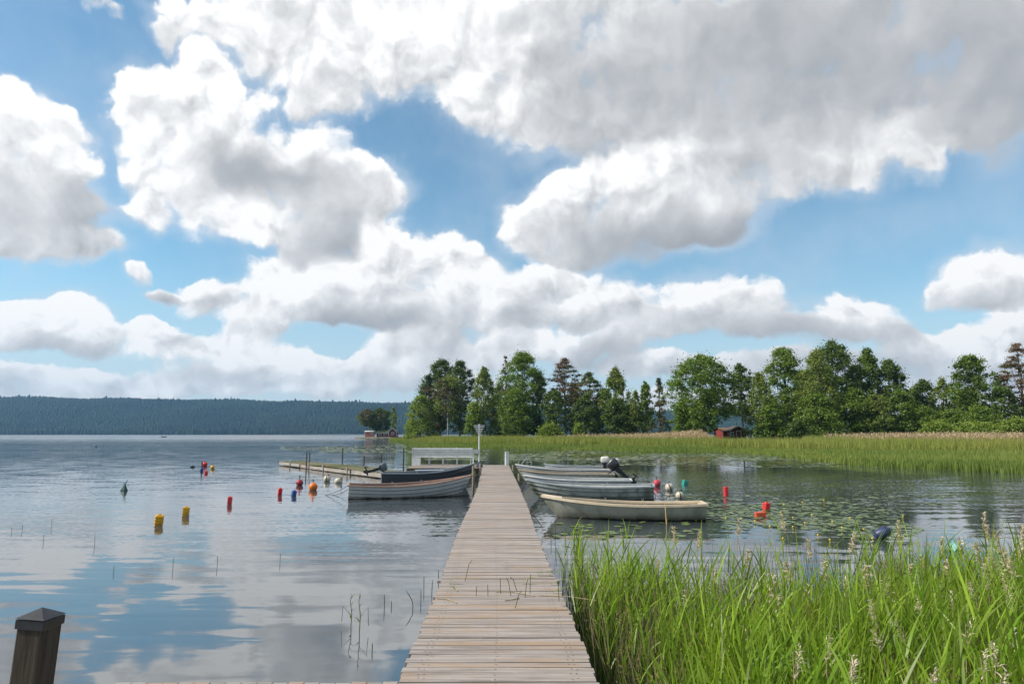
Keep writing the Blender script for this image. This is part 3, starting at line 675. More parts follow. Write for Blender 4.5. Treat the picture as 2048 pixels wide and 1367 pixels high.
def boat(name, bow, stern, Dz, B=1.45, f_mid=.34, f_bow=.55, f_st=.40, rake=.38, clinker=5, mats=None, label='', bt=.74, deck=0.0, seats=3, gun=(.055, .04), roll=0.0, group='rowing boats moored along the jetty'):
    pb = at(bow[0], 900, bow[1]); ps = at(stern[0], 900, stern[1])
    d = Vector((pb.x-ps.x, bow[1]-stern[1], 0)); L = d.length; ang = math.atan2(d.y, d.x)
    t = empty(name, (ps.x, stern[1], Dz), ang, label, 'boat', group)
    t.rotation_euler = (R(roll), 0, ang)
    hm, im, gm, sm = mats
    NS = 26
    def hb(s):
        if s > .38: return B/2*max(0, 1-((s-.38)/.62)**2.3)
        return B/2*(1-(1-bt)*((.38-s)/.38)**1.8)
    def sheer(s): return f_mid+(f_bow-f_mid)*max(0, (s-.3)/.7)**2.2+(f_st-f_mid)*max(0, (.35-s)/.35)**1.6
    def keel(s): return -.13+.05*max(0, (.25-s)/.25)+(.12 if s > .97 else 0)*0
    def pos(s, u, off=0.0, inset=0.0, lift=0.0):
        w = max(0, hb(s)-inset); h = sheer(s); k_ = keel(s)+lift
        # fuller midships, vee at the bow
        e = .50+.35*max(0, (s-.5)/.5)
        y = w*(u**e)
        z = k_+(h-k_)*(u**(1.55-.45*max(0, (s-.5)/.5)))
        x = s*L-rake*(1-u)**1.15*max(0, (s-.62)/.38)**1.4-(.05*(1-u) if s < .02 else 0)*0
        if off: y += off*(1 if w > .02 else w/.02); z -= off*.25
        return x, y, z
    S = [i/NS for i in range(NS+1)]; S = [s**.92 for s in S]
    us = []
    if clinker:
        for i in range(clinker):
            u0 = (i/clinker)**1.05; u1 = ((i+1)/clinker)**1.05
            us += [(u0 if i == 0 else u0+.035, .0 if i == 0 else .028), ((u0*.5+u1*.5), .015), (u1, .0)]
    else: us = [(i/9, 0) for i in range(10)]
    for part, inset, lift, rows, m_, nm in (('out', 0, 0, us, hm, 'hull'), ('in', .035, .05, [(i/8, 0) for i in range(9)], im, 'inside')):
        b = MB(); n = len(rows)
        for side in (-1, 1):
            vs = []; fs = []
            for s in S:
                s_ = min(s, .985) if part == 'in' else s
                s_ = max(s_, .012) if part == 'in' else s_
                for (u, off) in rows:
                    x, y, z = pos(s_, u, off, inset, lift); vs.append((x, side*y, z-(0.002 if part == 'in' else 0)))
            for i in range(NS):
                for j in range(n-1):
                    q = (i*n+j, (i+1)*n+j, (i+1)*n+j+1, i*n+j+1)
                    fs.append(q if (side == -1) == (part == 'out') else q[::-1])
            b.add(vs, fs)
        # transom
        s0 = 0 if part == 'out' else .012
        ring = [pos(s0, u, off, inset, lift) for (u, off) in rows]
        poly = [(x, -y, z) for x, y, z in ring[::-1]]+[(x, y, z) for x, y, z in ring[1:]]
        if part == 'in': poly = [(x+.03, y, z) for x, y, z in poly]
        b.add(poly, [tuple(range(len(poly)))])
        o_ = b.build(nm, m_, t, True)
        if part == 'out' and clinker:   # dirt and the shade under each plank lap, painted in as dark lines
            o_.data.materials.append(mat('lap shade and dirt', (.17, .17, .16), .9, .1)); per_ = NS*(n-1)
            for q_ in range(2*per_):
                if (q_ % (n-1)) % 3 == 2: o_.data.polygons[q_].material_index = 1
    # gunwale with the transom top
    b = MB(); gw, gh = gun
    vs = []; fs = []
    for side in (-1, 1):
        b0 = len(b.v); vs = []; fs = []
        for s in S:
            w = hb(s); h = sheer(s); x = s*L
            o_ = min(w+.022, w*1.0+.022); i_ = max(w-gw, 0)
            vs += [(x+(.02 if s > .99 else 0), side*o_, h-gh*.6), (x+(.03 if s > .99 else 0), side*o_, h+gh*.4), (x-(.05 if s > .99 else 0), side*i_, h+gh*.4), (x-(.05 if s > .99 else 0), side*i_, h-gh*.6)]
        for i in range(NS):
            for j in range(4):
                q = (i*4+j, (i+1)*4+j, (i+1)*4+(j+1) % 4, i*4+(j+1) % 4); fs.append(q if side == -1 else q[::-1])
        b.add(vs, fs)
    h0 = sheer(0); b.box((-.005, 0, h0-gh*.1+.002), (.07, 2*hb(0)+.04, gh))
    b.build('gunwale', gm, t, True)
    if deck > 0:   # small foredeck
        b = MB(); ss = [1-deck+deck*i/8 for i in range(9)]
        for side in (-1, 1):
            pass
        vs = []; fs = []
        for s in ss:
            w = max(hb(s)-.01, 0); vs += [(s*L, -w, sheer(s)+gh*.4+.003), (s*L, 0, sheer(s)+gh*.4+.03), (s*L, w, sheer(s)+gh*.4+.003)]
        for i in range(8):
            for j in range(2): fs.append((i*3+j, (i+1)*3+j, (i+1)*3+j+1, i*3+j+1))
        w = hb(ss[0])-.01; x = ss[0]*L; n0 = len(vs); vs += [(x, -w, sheer(ss[0])-.12), (x, w, sheer(ss[0])-.12)]; fs.append((0, 1, 2, n0+1, n0))
        b.add(vs, fs); b.build('foredeck', gm, t)
    for i in range(seats):
        s = (.10, .40, .68)[i] if seats == 3 else (.2, .55)[i]
        zz = sheer(s)-.13; w = hb(s)*.86-.05; b = MB(); b.box((s*L+.0, 0, zz), (.26, 2*w, .03)); b.build('thwart', sm, t, bevel=.004)
    for side in (-1, 1):
        for s in (.36, .60) if seats == 3 else (.45,):
            b = MB(); x = s*L; y = side*(hb(s)-.015); z = sheer(s)+gh*.4
            b.tube([(x, y, z-.01), (x, y, z+.03)], .007, 6); b.tube([(x-.026, y, z+.065), (x-.024, y, z+.04), (x, y, z+.025), (x+.024, y, z+.04), (x+.026, y, z+.065)], .005, 6)
            b.build('oarlock', steel, t, True)
    return t, L, sheer, hb
def outboard(parent, x, z, cowl_m, tilt=0.0, sc=1.0, yaw=0.0, y=0.0):
    """stern is towards -x; the leg points down/aft"""
    root = bpy.data.objects.new('outboard_motor', None); link(root, parent); root.location = (x, y, z); root.rotation_euler = (0, R(tilt), R(yaw)); root.scale = (sc,)*3
    blk = mat('motor leg', (.02, .022, .025), .4, .1, 8)
    b = MB(); b.ball((-.12, 0, .24), 1, 20, (.20, .135, .15), e=.55)
    b.build('cowling', cowl_m, root, True)
    b = MB(); b.box((-.11, 0, .07), (.26, .19, .05), taper=1.15); b.box((-.10, 0, -.2), (.11, .07, .52), taper=1.3); b.box((-.14, 0, -.43), (.26, .15, .012)); 
    b.ball((-.12, 0, -.56), 1, 14, (.19, .045, .045)); b.prism([(-.22, -.58), (-.02, -.58), (-.12, -.72), (-.2, -.72)], -.008, .008, Matrix.Rotation(R(90), 4, 'X')); b.box((-.11, 0, -.5), (.11, .03, .12))
    b.build('leg', blk, root, bevel=.006)
    b = MB()
    for k_ in range(3):
        a = k_*2.094; M = Matrix.Translation((-.33, 0, -.56)) @ Matrix.Rotation(a, 4, 'X') @ Matrix.Translation((0, 0, .065)) @ Matrix.Rotation(R(28), 4, 'Z'); b.box((0, 0, 0), (.012, .07, .12)); b.v[-8:] = [M @ p for p in b.v[-8:]]
    b.tube([(-.37, 0, -.56), (-.28, 0, -.56)], .028, 8); b.build('propeller', blk, root)
    b = MB(); b.box((.02, 0, -.04), (.05, .2, .24)); b.box((.07, 0, .06), (.07, .18, .03)); b.build('clamp', steel, root, bevel=.004)
    b = MB(); b.tube([(0, .02, .1), (.2, .03, .14), (.42, .03, .16)], [.018, .016, .022], 8); b.build('tiller', blk, root, True)
    return root
white_in = mat('inner grey paint', (.42, .43, .42), .6, .12, 3)
# right side, near to far
beige_h = hullmat('beige gelcoat', (.46, .45, .38), (.22, .22, .14), amt=.7, line=.2)
beige_t = mat('cream lip', (.66, .55, .40), .45, .08, 4, col2=(.55, .45, .31))
r1, L1_, sh1, hb1 = boat('rowing_boat', (1083, 17.9), (1403, 17.35), 0, 1.42, .36, .53, .40, .55, 0, (beige_h, mat('cream inside', (.62, .50, .34), .55, .1, 3), beige_t, mat('cream seat', (.60, .50, .36), .5, .1, 3)),
     'stained beige plastic rowing boat with thick cream rim, nearest right of the jetty', bt=.80, deck=.13, seats=3, gun=(.085, .055), roll=1.5)
grn_h = hullmat('mottled grey hull', (.36, .39, .37), (.075, .095, .06), amt=.9, line=.22)
alu = mat('dull aluminium', (.52, .54, .55), .35, .1, 5, metal=.6)
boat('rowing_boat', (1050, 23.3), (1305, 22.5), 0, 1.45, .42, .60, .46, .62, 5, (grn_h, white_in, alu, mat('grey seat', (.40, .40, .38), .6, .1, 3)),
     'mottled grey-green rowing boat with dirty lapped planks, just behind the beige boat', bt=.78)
r3h = hullmat('pale grey hull', (.46, .49, .50), (.22, .24, .22), amt=.5)
b3, L3, sh3, hb3 = boat('rowing_boat', (1047, 25.7), (1260, 25.2), 0, 1.4, .46, .60, .46, .55, 0, (r3h, white_in, mat('white rail', (.60, .61, .60), .4, .06), MATS['grey seat']),
     'pale grey boat with small blue lettering near its stern, third right of jetty', bt=.8)
bm = mat('blue lettering', (.05, .10, .32), .5, .02)
for i, wd in enumerate((.035, .05, .03, .045)):
    b = MB(); b.box((.52+i*.075, -(hb3(.12)-.005), .36), (wd, .02, .07)); b.build('letter', bm, b3)
r4h = hullmat('white cream hull', (.50, .51, .46), (.20, .22, .16), amt=.6)
b4, L4, sh4, hb4 = boat('rowing_boat', (1037, 28.6), (1226, 28.2), 0, 1.45, .52, .66, .50, .55, 0, (r4h, white_in, mat('oiled wood rail', (.42, .33, .22), .5, .1), MATS['grey seat']),
     'cream-white open boat with a big black tilted outboard motor, fourth boat right of the jetty', bt=.8)
blackc = mat('black cowling', (.028, .028, .032), .28, .2, 3, coat=.4)
m4 = outboard(b4, -.10, .58, blackc, 48, 1.25, 0)
b = MB(); b.box((-.12, -.20, .24), (.26, .012, .09)); b.build('red_stripe', mat('motor badge', (.30, .07, .05), .4), m4)
r5h = hullmat('blue grey hull', (.30, .33, .36), (.14, .16, .17), amt=.4)
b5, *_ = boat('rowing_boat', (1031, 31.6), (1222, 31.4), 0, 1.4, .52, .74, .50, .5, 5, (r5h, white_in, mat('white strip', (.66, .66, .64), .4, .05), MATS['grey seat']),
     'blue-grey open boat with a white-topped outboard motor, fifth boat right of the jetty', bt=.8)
whc = mat('white cowling', (.66, .68, .70), .3, .06, 3, coat=.3)
outboard(b5, -.06, .58, whc, 8, 1.05)
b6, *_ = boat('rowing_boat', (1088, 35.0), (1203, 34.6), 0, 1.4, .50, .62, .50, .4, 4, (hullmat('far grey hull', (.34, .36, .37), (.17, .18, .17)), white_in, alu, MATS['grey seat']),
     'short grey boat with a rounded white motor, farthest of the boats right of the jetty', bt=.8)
outboard(b6, -.05, .56, mat('ivory cowling', (.66, .64, .56), .3, .06, 3), 4, 1.1)
# left side
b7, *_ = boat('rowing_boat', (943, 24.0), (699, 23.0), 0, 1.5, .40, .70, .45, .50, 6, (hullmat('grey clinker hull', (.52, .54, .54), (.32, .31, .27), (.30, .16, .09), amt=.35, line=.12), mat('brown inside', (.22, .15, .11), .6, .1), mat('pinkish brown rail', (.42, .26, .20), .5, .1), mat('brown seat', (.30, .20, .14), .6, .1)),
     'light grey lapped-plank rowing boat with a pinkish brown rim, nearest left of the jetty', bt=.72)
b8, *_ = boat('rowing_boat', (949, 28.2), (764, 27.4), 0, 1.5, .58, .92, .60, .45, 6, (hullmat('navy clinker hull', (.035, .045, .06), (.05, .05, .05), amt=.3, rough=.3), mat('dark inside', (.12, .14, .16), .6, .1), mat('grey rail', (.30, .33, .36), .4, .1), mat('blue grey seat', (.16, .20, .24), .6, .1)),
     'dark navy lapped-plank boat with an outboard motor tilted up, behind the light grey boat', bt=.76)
outboard(b8, -.08, .66, mat('grey cowling', (.10, .115, .135), .3, .2, 3), 74, .85)
b = MB(); b.box((1.9, .0, .66), (1.1, .9, .03)); b.build('cover_board', mat('blue grey cover', (.20, .25, .30), .6, .1), b8)
# mooring lines
rope = mat('rope', (.12, .11, .10), .8, .1, 20)
def line(name, pts, r_, lab, m_=rope):
    o0 = Vector(pts[0]); s = MB(); P_ = [Vector(p)-o0 for p in pts]; s.tube(P_, r_, 6); o = s.build(name, m_, None, True); o.location = o0; return tag(o, lab, 'rope', 'mooring lines of the boats')
def sag(a, b_, d, n=10): return [Vector(a).lerp(Vector(b_), i/n)-Vector((0, 0, d*4*(i/n)*(1-i/n))) for i in range(n+1)]
p0 = at(701, 967, 23.3); q0 = G(650, 990)
line('mooring_line', sag(p0, q0, .05), .010, 'upper of two dark lines running from the light grey boat stern into the water')
line('mooring_line', sag(p0+Vector((.02, .5, -.05)), q0+Vector((.05, .1, 0)), .12), .010, 'lower slack line running from the light grey boat stern into the water')
line('mooring_line', sag(at(1330, 1004, 16.7), G(1333, 1050), .0), .010, 'straight tan rope hanging down the side of the beige boat', mat('tan rope', (.45, .30, .14), .8))
line('mooring_line', sag(at(1304, 975, 22.3), G(1312, 990), .05), .012, 'short dark line hanging from the stern of the mottled grey boat')
line('mooring_line', sag(at(1304, 972, 22.3), G(1350, 988), .14), .010, 'dark slack line from the mottled grey boat stern to the pale buoy')
for (a, c_, lab) in (((942, 951, 24.0), (958, 946, 26), 'bow line tying the light grey boat to the jetty'), ((949, 931, 28.2), (962, 934, 30), 'bow line tying the navy boat to the jetty'),
        ((1086, 1008, 17.9), (1064, 1030, 18.3), 'bow line tying the beige boat to the jetty'), ((1052, 962, 23.3), (1043, 980, 23.6), 'bow line tying the mottled grey boat to the jetty'), ((1048, 956, 25.7), (1038, 966, 26), 'bow line tying the pale grey boat to the jetty')):
    line('mooring_line', sag(at(*a), at(*c_), .04), .010, lab)
# ================================================================ BUOYS
def pl_(name, c): return mat(name, c, .42, .10, 7, col2=tuple(.62*x+.02 for x in c), spec=.4, bump=.002, bscale=30)
yel, red, blu, grn, wht, org, drd, nav = pl_('yellow plastic', (.72, .38, .01)), pl_('red plastic', (.68, .03, .03)), pl_('blue plastic', (.02, .09, .32)), pl_('green plastic', (.01, .22, .13)), pl_('dirty white plastic', (.62, .55, .42)), pl_('orange plastic', (.85, .20, .01)), pl_('dark red plastic', (.36, .03, .045)), pl_('navy plastic', (.025, .04, .12))
teal = pl_('teal plastic', (.02, .32, .26)); dgr = pl_('dark green plastic', (.012, .07, .05)); blk = pl_('black rubber', (.02, .02, .02)); orr = pl_('orange red plastic', (.70, .12, .05)); pk = pl_('faded red plastic', (.55, .05, .07))
def block_buoy(px, py, w, h, m_, lab, lean=0, ry=20, z0=-.12, D_=None, dep=1.0):
    """ribbed rectangular can buoy; px,py = waterline point, w,h in photo pixels"""
    p = G(px, py) if D_ is None else at(px, py, D_); Y = p.y; w_ = w/F*Y; h_ = h/F*Y*.86+.10
    t = empty('block_buoy', (p.x, Y, 0), 0, lab, 'buoy', 'mooring buoys on the water')
    t.rotation_euler = (R(random.uniform(-8, 8)), R(lean), R(ry))
    b = MB(); d_ = w_*.85*dep
    b.box((0, 0, h_/2-.12), (w_*.74, d_*.88, h_)); b.build('body', m_, t, bevel=w_*.06)
    n = 5
    for i in range(n):
        b = MB(); z = -.12+h_*(i+.62)/(n+.25); b.box((0, 0, z), (w_*.88, d_, h_*.10)); b.build('rib', m_, t, bevel=h_*.03)
    b = MB(); b.tube([(-w_*.15, 0, h_-.125), (-w_*.12, 0, h_-.105), (w_*.12, 0, h_-.105), (w_*.15, 0, h_-.125)], .014, 6); b.build('handle', m_, t, True)
    return t
def ball_buoy(px, py, r, m_, lab, band=None, rod=0, lean=0, sq=1.0):
    p = G(px, py+r*.75); Y = p.y; r_ = r/F*Y; t = empty('ball_buoy', (p.x, Y, 0), 0, lab, 'buoy', 'mooring buoys on the water')
    t.rotation_euler = (0, R(lean), 0)
    b = MB(); b.ball((0, 0, r_*.72), r_, 20, (1, 1, sq)); b.build('float', m_, t, True)
    if band: b = MB(); b.lathe([(r_*.45, r_*.72-r_*.93), (r_*.36, r_*.72+r_*.95), (r_*.20, r_*.72+r_*1.08), (0.0, r_*.72+r_*1.10)], 14); 
    if band:
        b = MB(); M = Matrix.Translation((0, 0, r_*.72)) @ Matrix.Rotation(R(70), 4, 'Y'); b.lathe([(r_*.98, -r_*.16), (r_*1.012, 0), (r_*.98, r_*.16)], 20, M); b.build('band', band, t, True)
    b = MB(); b.tube([(0, 0, r_*1.6), (0, 0, r_*1.95+rod)], .03 if not rod else .016, 8); b.tube([(.03*math.cos(a*.785), 0, r_*1.95+rod+.03*math.sin(a*.785)) for a in range(9)], .008, 6, False); b.build('shackle', blk, t, True)
    return t
def diamond_buoy(px, py, w, h, m_, lab, rod=.35, lean=0, ry=30):
    p = G(px, py); Y = p.y; w_ = w/F*Y; h_ = h/F*Y; t = empty('diamond_buoy', (p.x, Y, 0), 0, lab, 'buoy', 'mooring buoys on the water'); t.rotation_euler = (0, R(lean), R(ry))
    b = MB(); b.lathe([(.02, -h_*.45), (w_*.5, 0), (w_*.5, h_*.12), (w_*.12, h_*.95), (.02, h_)], 4); b.build('float', m_, t, bevel=.01)
    if rod: b = MB(); b.tube([(0, 0, h_*.8), (.06, 0, h_+rod)], .011, 6); b.build('rod', blk, t)
    b = MB(); b.tube([(-.02, 0, h_*.95), (-.04, 0, h_+.05), (.02, 0, h_+.05), (.02, 0, h_*.95)], .012, 6); b.build('handle', m_, t, True)
    return t
block_buoy(317, 1049, 18, 24, yel, 'yellow ribbed block buoy, nearest of the two yellow ones on the left', 4, 25)
block_buoy(371, 1030, 15, 20, yel, 'yellow ribbed block buoy floating just beyond another yellow one', 3, 22)
block_buoy(459, 1008, 10, 18, red, 'red block buoy alone between the yellow pair and the red one by the boat', 2, 15)
block_buoy(559, 989, 9, 16, red, 'red block buoy beside the small blue one left of the grey boat', 6, 30)
block_buoy(587, 991, 10, 13, blu, 'small blue block buoy beside a red one', 8, 35)
ball_buoy(599, 965, 7, drd, 'dark red ball buoy behind the orange ball', None, .10)
ball_buoy(626, 973, 8.5, org, 'bright orange ball buoy left of the grey boat', None, .05)
line('mooring_line', sag(at(623, 963, G(626, 979).y), G(617, 944), .0), .010, 'dark line from the orange ball buoy to the old dock')
ball_buoy(652, 957, 6.8, wht, 'white ball buoy with a dark top near the old dock', blk, 0, 20)
ball_buoy(672, 960, 7, wht, 'cream ball buoy right of the white one by the old dock', None, 0, 50)
diamond_buoy(248, 981, 13, 13, dgr, 'dark green pointed buoy with a leaning rod, alone on the left', .16, 4)
block_buoy(386, 934, 8, 4, dgr, 'tiny dark green buoy at the left of the far cluster', 60, 10)
ball_buoy(409.5, 928, 5, red, 'red ball buoy in the far cluster')
block_buoy(403, 942, 7, 8, blu, 'small blue block buoy in the far cluster', 15, 20)
block_buoy(412, 947, 7, 7, red, 'small red block buoy in the far cluster, nearest one', -10, 40)
ball_buoy(425, 934, 4, yel, 'small yellow ball buoy at the right of the far cluster')
p = at(404.5, 922, G(404, 940).y); s = MB(); s.tube([(0, 0, -.5), (0, 0, p.z)], .04, 8); o = s.build('steel_pole', pm, None, True); o.location = (p.x, p.y, 0); tag(o, 'short dark pole standing in the far cluster of buoys', 'pole')
ball_buoy(1314, 966, 7.5, pk, 'faded red ball buoy right of the black outboard motor', None, .05)
ball_buoy(1339, 974, 8.5, wht, 'cream ball buoy with a dark band between the red ball and the beige boat', blk)
ball_buoy(1358, 990, 8, wht, 'cream ball buoy half hidden behind the beige boat stern', blk, 0, 15)
block_buoy(1369, 968, 11, 10, teal, 'bright green block buoy beyond the cream ball buoys', 18, 20)
block_buoy(1452, 990, 9, 20, red, 'tall narrow red block buoy alone in the open water on the right', 5, 15)
block_buoy(1532, 1020, 13, 19, red, 'tall red block buoy standing behind the toppled orange-red one', 4, 20)
t = block_buoy(1527, 1034, 12, 15, orr, 'toppled orange-red block buoy lying in front of the tall red one', 86, 0, D_=None)
t.location.z = .07; t.location.x -= .10
p = G(1765, 1078); t = empty('barrel_buoy', (p.x, p.y, .12), R(20), 'navy blue barrel buoy tipped over among the reeds on the right', 'buoy'); t.rotation_euler = (0, R(62), R(-15))
b = MB(); b.lathe([(0, -.17), (.08, -.16), (.108, -.12), (.108, .09), (.095, .14), (.04, .17), (.04, .2), (0, .2)], 18); b.build('body', nav, t, True)
for zz in (-.12, .10): b = MB(); b.lathe([(.107, -.015+zz), (.118, zz), (.107, .015+zz)], 18); b.build('hoop', blk, t, True)
p = G(1911, 1100); t = empty('cube_buoy', (p.x, p.y, .04), 0, 'teal cube-shaped buoy among the reed tips at the far right', 'buoy'); t.rotation_euler = (R(30), R(25), R(35))
b = MB(); b.box((0, 0, 0), (.16, .16, .16)); b.build('body', teal, t, bevel=.015)
for s_ in (-1, 1): b = MB(); b.box((0, 0, s_*.07), (.172, .172, .018)); b.build('rim', teal, t, bevel=.005)
# ================================================================ TREES
bark_d = mat('dark bark', (.07, .055, .045), .95, .2, 3, bump=.03, bscale=8)
bark_b = mat('birch bark', (.42, .40, .37), .9, .3, 2.5, col2=(.10, .09, .08))
bark_p = mat('pine bark', (.20, .105, .06), .9, .25, 1.5, col2=(.08, .055, .045))
FOL = dict(
 dark=foliage('dark leaves', (0.067, 0.112, 0.022), (0.118, 0.173, 0.031), .30, nscale=.35),
 green=foliage('green leaves', (0.113, 0.181, 0.026), (0.182, 0.257, 0.038), .35, nscale=.3),
 light=foliage('light leaves', (0.173, 0.250, 0.038), (0.264, 0.327, 0.056), .40, nscale=.3),
 birch=foliage('birch leaves', (0.152, 0.206, 0.044), (0.244, 0.284, 0.066), .40, nscale=.35),
 pine=foliage('pine needles', (0.084, 0.098, 0.035), (0.160, 0.127, 0.049), .10, nscale=.5),
 brown=foliage('brown cones', (0.122, 0.093, 0.052), (0.216, 0.120, 0.065), .10, nscale=.5),
 spruce=foliage('spruce needles', (0.042, 0.077, 0.026), (0.078, 0.122, 0.040), .10, nscale=.4))
def envelope(kind, t):
    if kind == 'round': return np.sqrt(np.clip(1-(2*t-.92)**2*.98, 0, 1))**.8
    if kind == 'oval': return np.clip(np.sin(np.pi*np.clip(t*.88+.10, 0, 1))**.65, 0, 1)
    if kind == 'birch': return np.clip(np.sin(np.pi*np.clip(t*.80+.19, 0, 1))**.8, 0, 1)
    if kind == 'spruce': return np.clip((1-t)**.85+.03, 0, 1)
    if kind == 'pine': return np.clip(.45+.55*np.sin(np.pi*np.clip(t*.9+.05, 0, 1)), 0, 1)*(1-t**6)
    if kind == 'bush': return np.sqrt(np.clip(1-t**2.2, 0, 1))
    return np.ones_like(t)
def tree(name, kind, px, ytop, Y, wpx, fol, lab, base=.30, z0=.6, dens=1.0, bark=None, lean=0.0, card=.38, ybase=None, cat='tree', group='trees on the far shore', trunk=True, seed=None):
    global rng
    s_ = seed if seed is not None else int(px*7+ytop)
    r = np.random.default_rng(s_); rd = random.Random(s_)
    X = (px-1024)/F*Y; zt = at(px, ytop, Y).z; H = zt-z0; W_ = wpx/F*Y/2*1.12
    root = empty(name, (X, Y, z0), 0, lab, cat, group)
    hb_ = H*base; hc = H-hb_
    # limbs and clusters
    vol = W_*W_*hc
    K = int(np.clip(90+vol*.32, 100, 520)*(1.0 if kind != 'bush' else .8))
    t = r.random(K)**(.85 if kind != 'spruce' else 1.2); ang = r.random(K)*2*np.pi
    env = envelope(kind, t)*W_
    lob = 1+.16*np.sin(3*ang+s_)+.12*np.sin(5*ang+t*9+s_*2)
    rad = env*lob*np.where(r.random(K) < .72, r.uniform(.60, .95, K), r.uniform(.10, .65, K))
    cx = rad*np.cos(ang)+lean*W_*t; cy = rad*np.sin(ang); cz = hb_+hc*t
    if kind == 'pine':   # flat layered sprays
        lay = np.round(t*11+r.normal(0, .2, K))/11; cz = hb_+hc*np.clip(.45*lay+.55*t+r.normal(0, .012, K), 0, 1)
    rc = (W_*.22+.35)*r.uniform(.55, 1.15, K)*(.6+.4*envelope(kind, t))
    if kind == 'spruce': rc *= .75; cz -= rad*.25
    if kind == 'bush': rc *= 1.1
    per = int(np.clip(60*dens*(rc.mean()/card)**1.3*.66, 20, 120))
    n = K*per; ci = np.repeat(np.arange(K), per)
    d = r.normal(size=(n, 3)); d /= np.linalg.norm(d, axis=1, keepdims=True)
    rr = np.abs(r.normal(0, .62, n))
    sc_ = np.stack([rc[ci], rc[ci], rc[ci]*(.42 if kind == 'pine' else .75 if kind != 'birch' else .95)], -1)
    Pp = np.stack([cx[ci], cy[ci], cz[ci]], -1)+d*rr[:, None]*sc_
    if kind == 'birch': Pp[:, 2] -= (r.random(n)**2)*rc[ci]*1.1
    # card frames: leaf normals loosely outwards and up
    nrm = d*.55+np.array([0, 0, .45])+r.normal(0, .65, (n, 3)); nrm /= np.linalg.norm(nrm, axis=1, keepdims=True)
    ax = np.cross(nrm, r.normal(size=(n, 3))); ax /= np.linalg.norm(ax, axis=1, keepdims=True); ay = np.cross(nrm, ax)
    sz = card*r.uniform(.55, 1.25, n)[:, None]
    asp = (.34 if kind in ('pine', 'spruce') else .62)
    q = np.stack([Pp-ax*sz*.5, Pp+ay*sz*.5*asp-ax*sz*.05, Pp+ax*sz*.5, Pp-ay*sz*.5*asp+ax*sz*.05], 1)
    q[:, :, 2] = np.maximum(q[:, :, 2], -.3)
    fm_ = FOL[fol] if isinstance(fol, str) else None
    if isinstance(fol, tuple):
        mats = [FOL[f] for f in fol]; pick = (np.sin(cx*1.3+s_)+np.sin(cz*.9+s_*3)+r.normal(0, .5, K) > .35).astype(int)
        npmesh('crown', q, 4, None, root, mats=mats, mi=pick[ci])
    else: npmesh('crown', q, 4, fm_, root)
    if trunk:
        bk = bark or bark_d; tr = MB(); r0 = max(.10, H*.013)
        top = (lean*W_*.9, 0, H*.93)
        pts = [(0, 0, -.5), (0, 0, .3), (lean*W_*.2+rd.uniform(-.1, .1), rd.uniform(-.1, .1), H*.3), (lean*W_*.5+rd.uniform(-.2, .2), rd.uniform(-.2, .2), H*.6), top]
        tr.tube(pts, [r0*1.5, r0*1.1, r0*.85, r0*.55, r0*.1], 8)
        nl = min(K, 26)
        for i in r.choice(K, nl, replace=False):
            z_ = cz[i]*rd.uniform(.55, .85); f_ = min(z_/H, .9); a_ = Vector((lean*W_*f_*.9, 0, z_))
            e_ = Vector((cx[i], cy[i], cz[i])); m_ = a_.lerp(e_, .5)+Vector((0, 0, -.08*(e_-a_).length))
            tr.tube([a_, m_, e_], [r0*.42*(1-f_*.6), r0*.25*(1-f_*.5), r0*.05], 5, False)
        tr.build('trunk', bk, root, True)
    return root
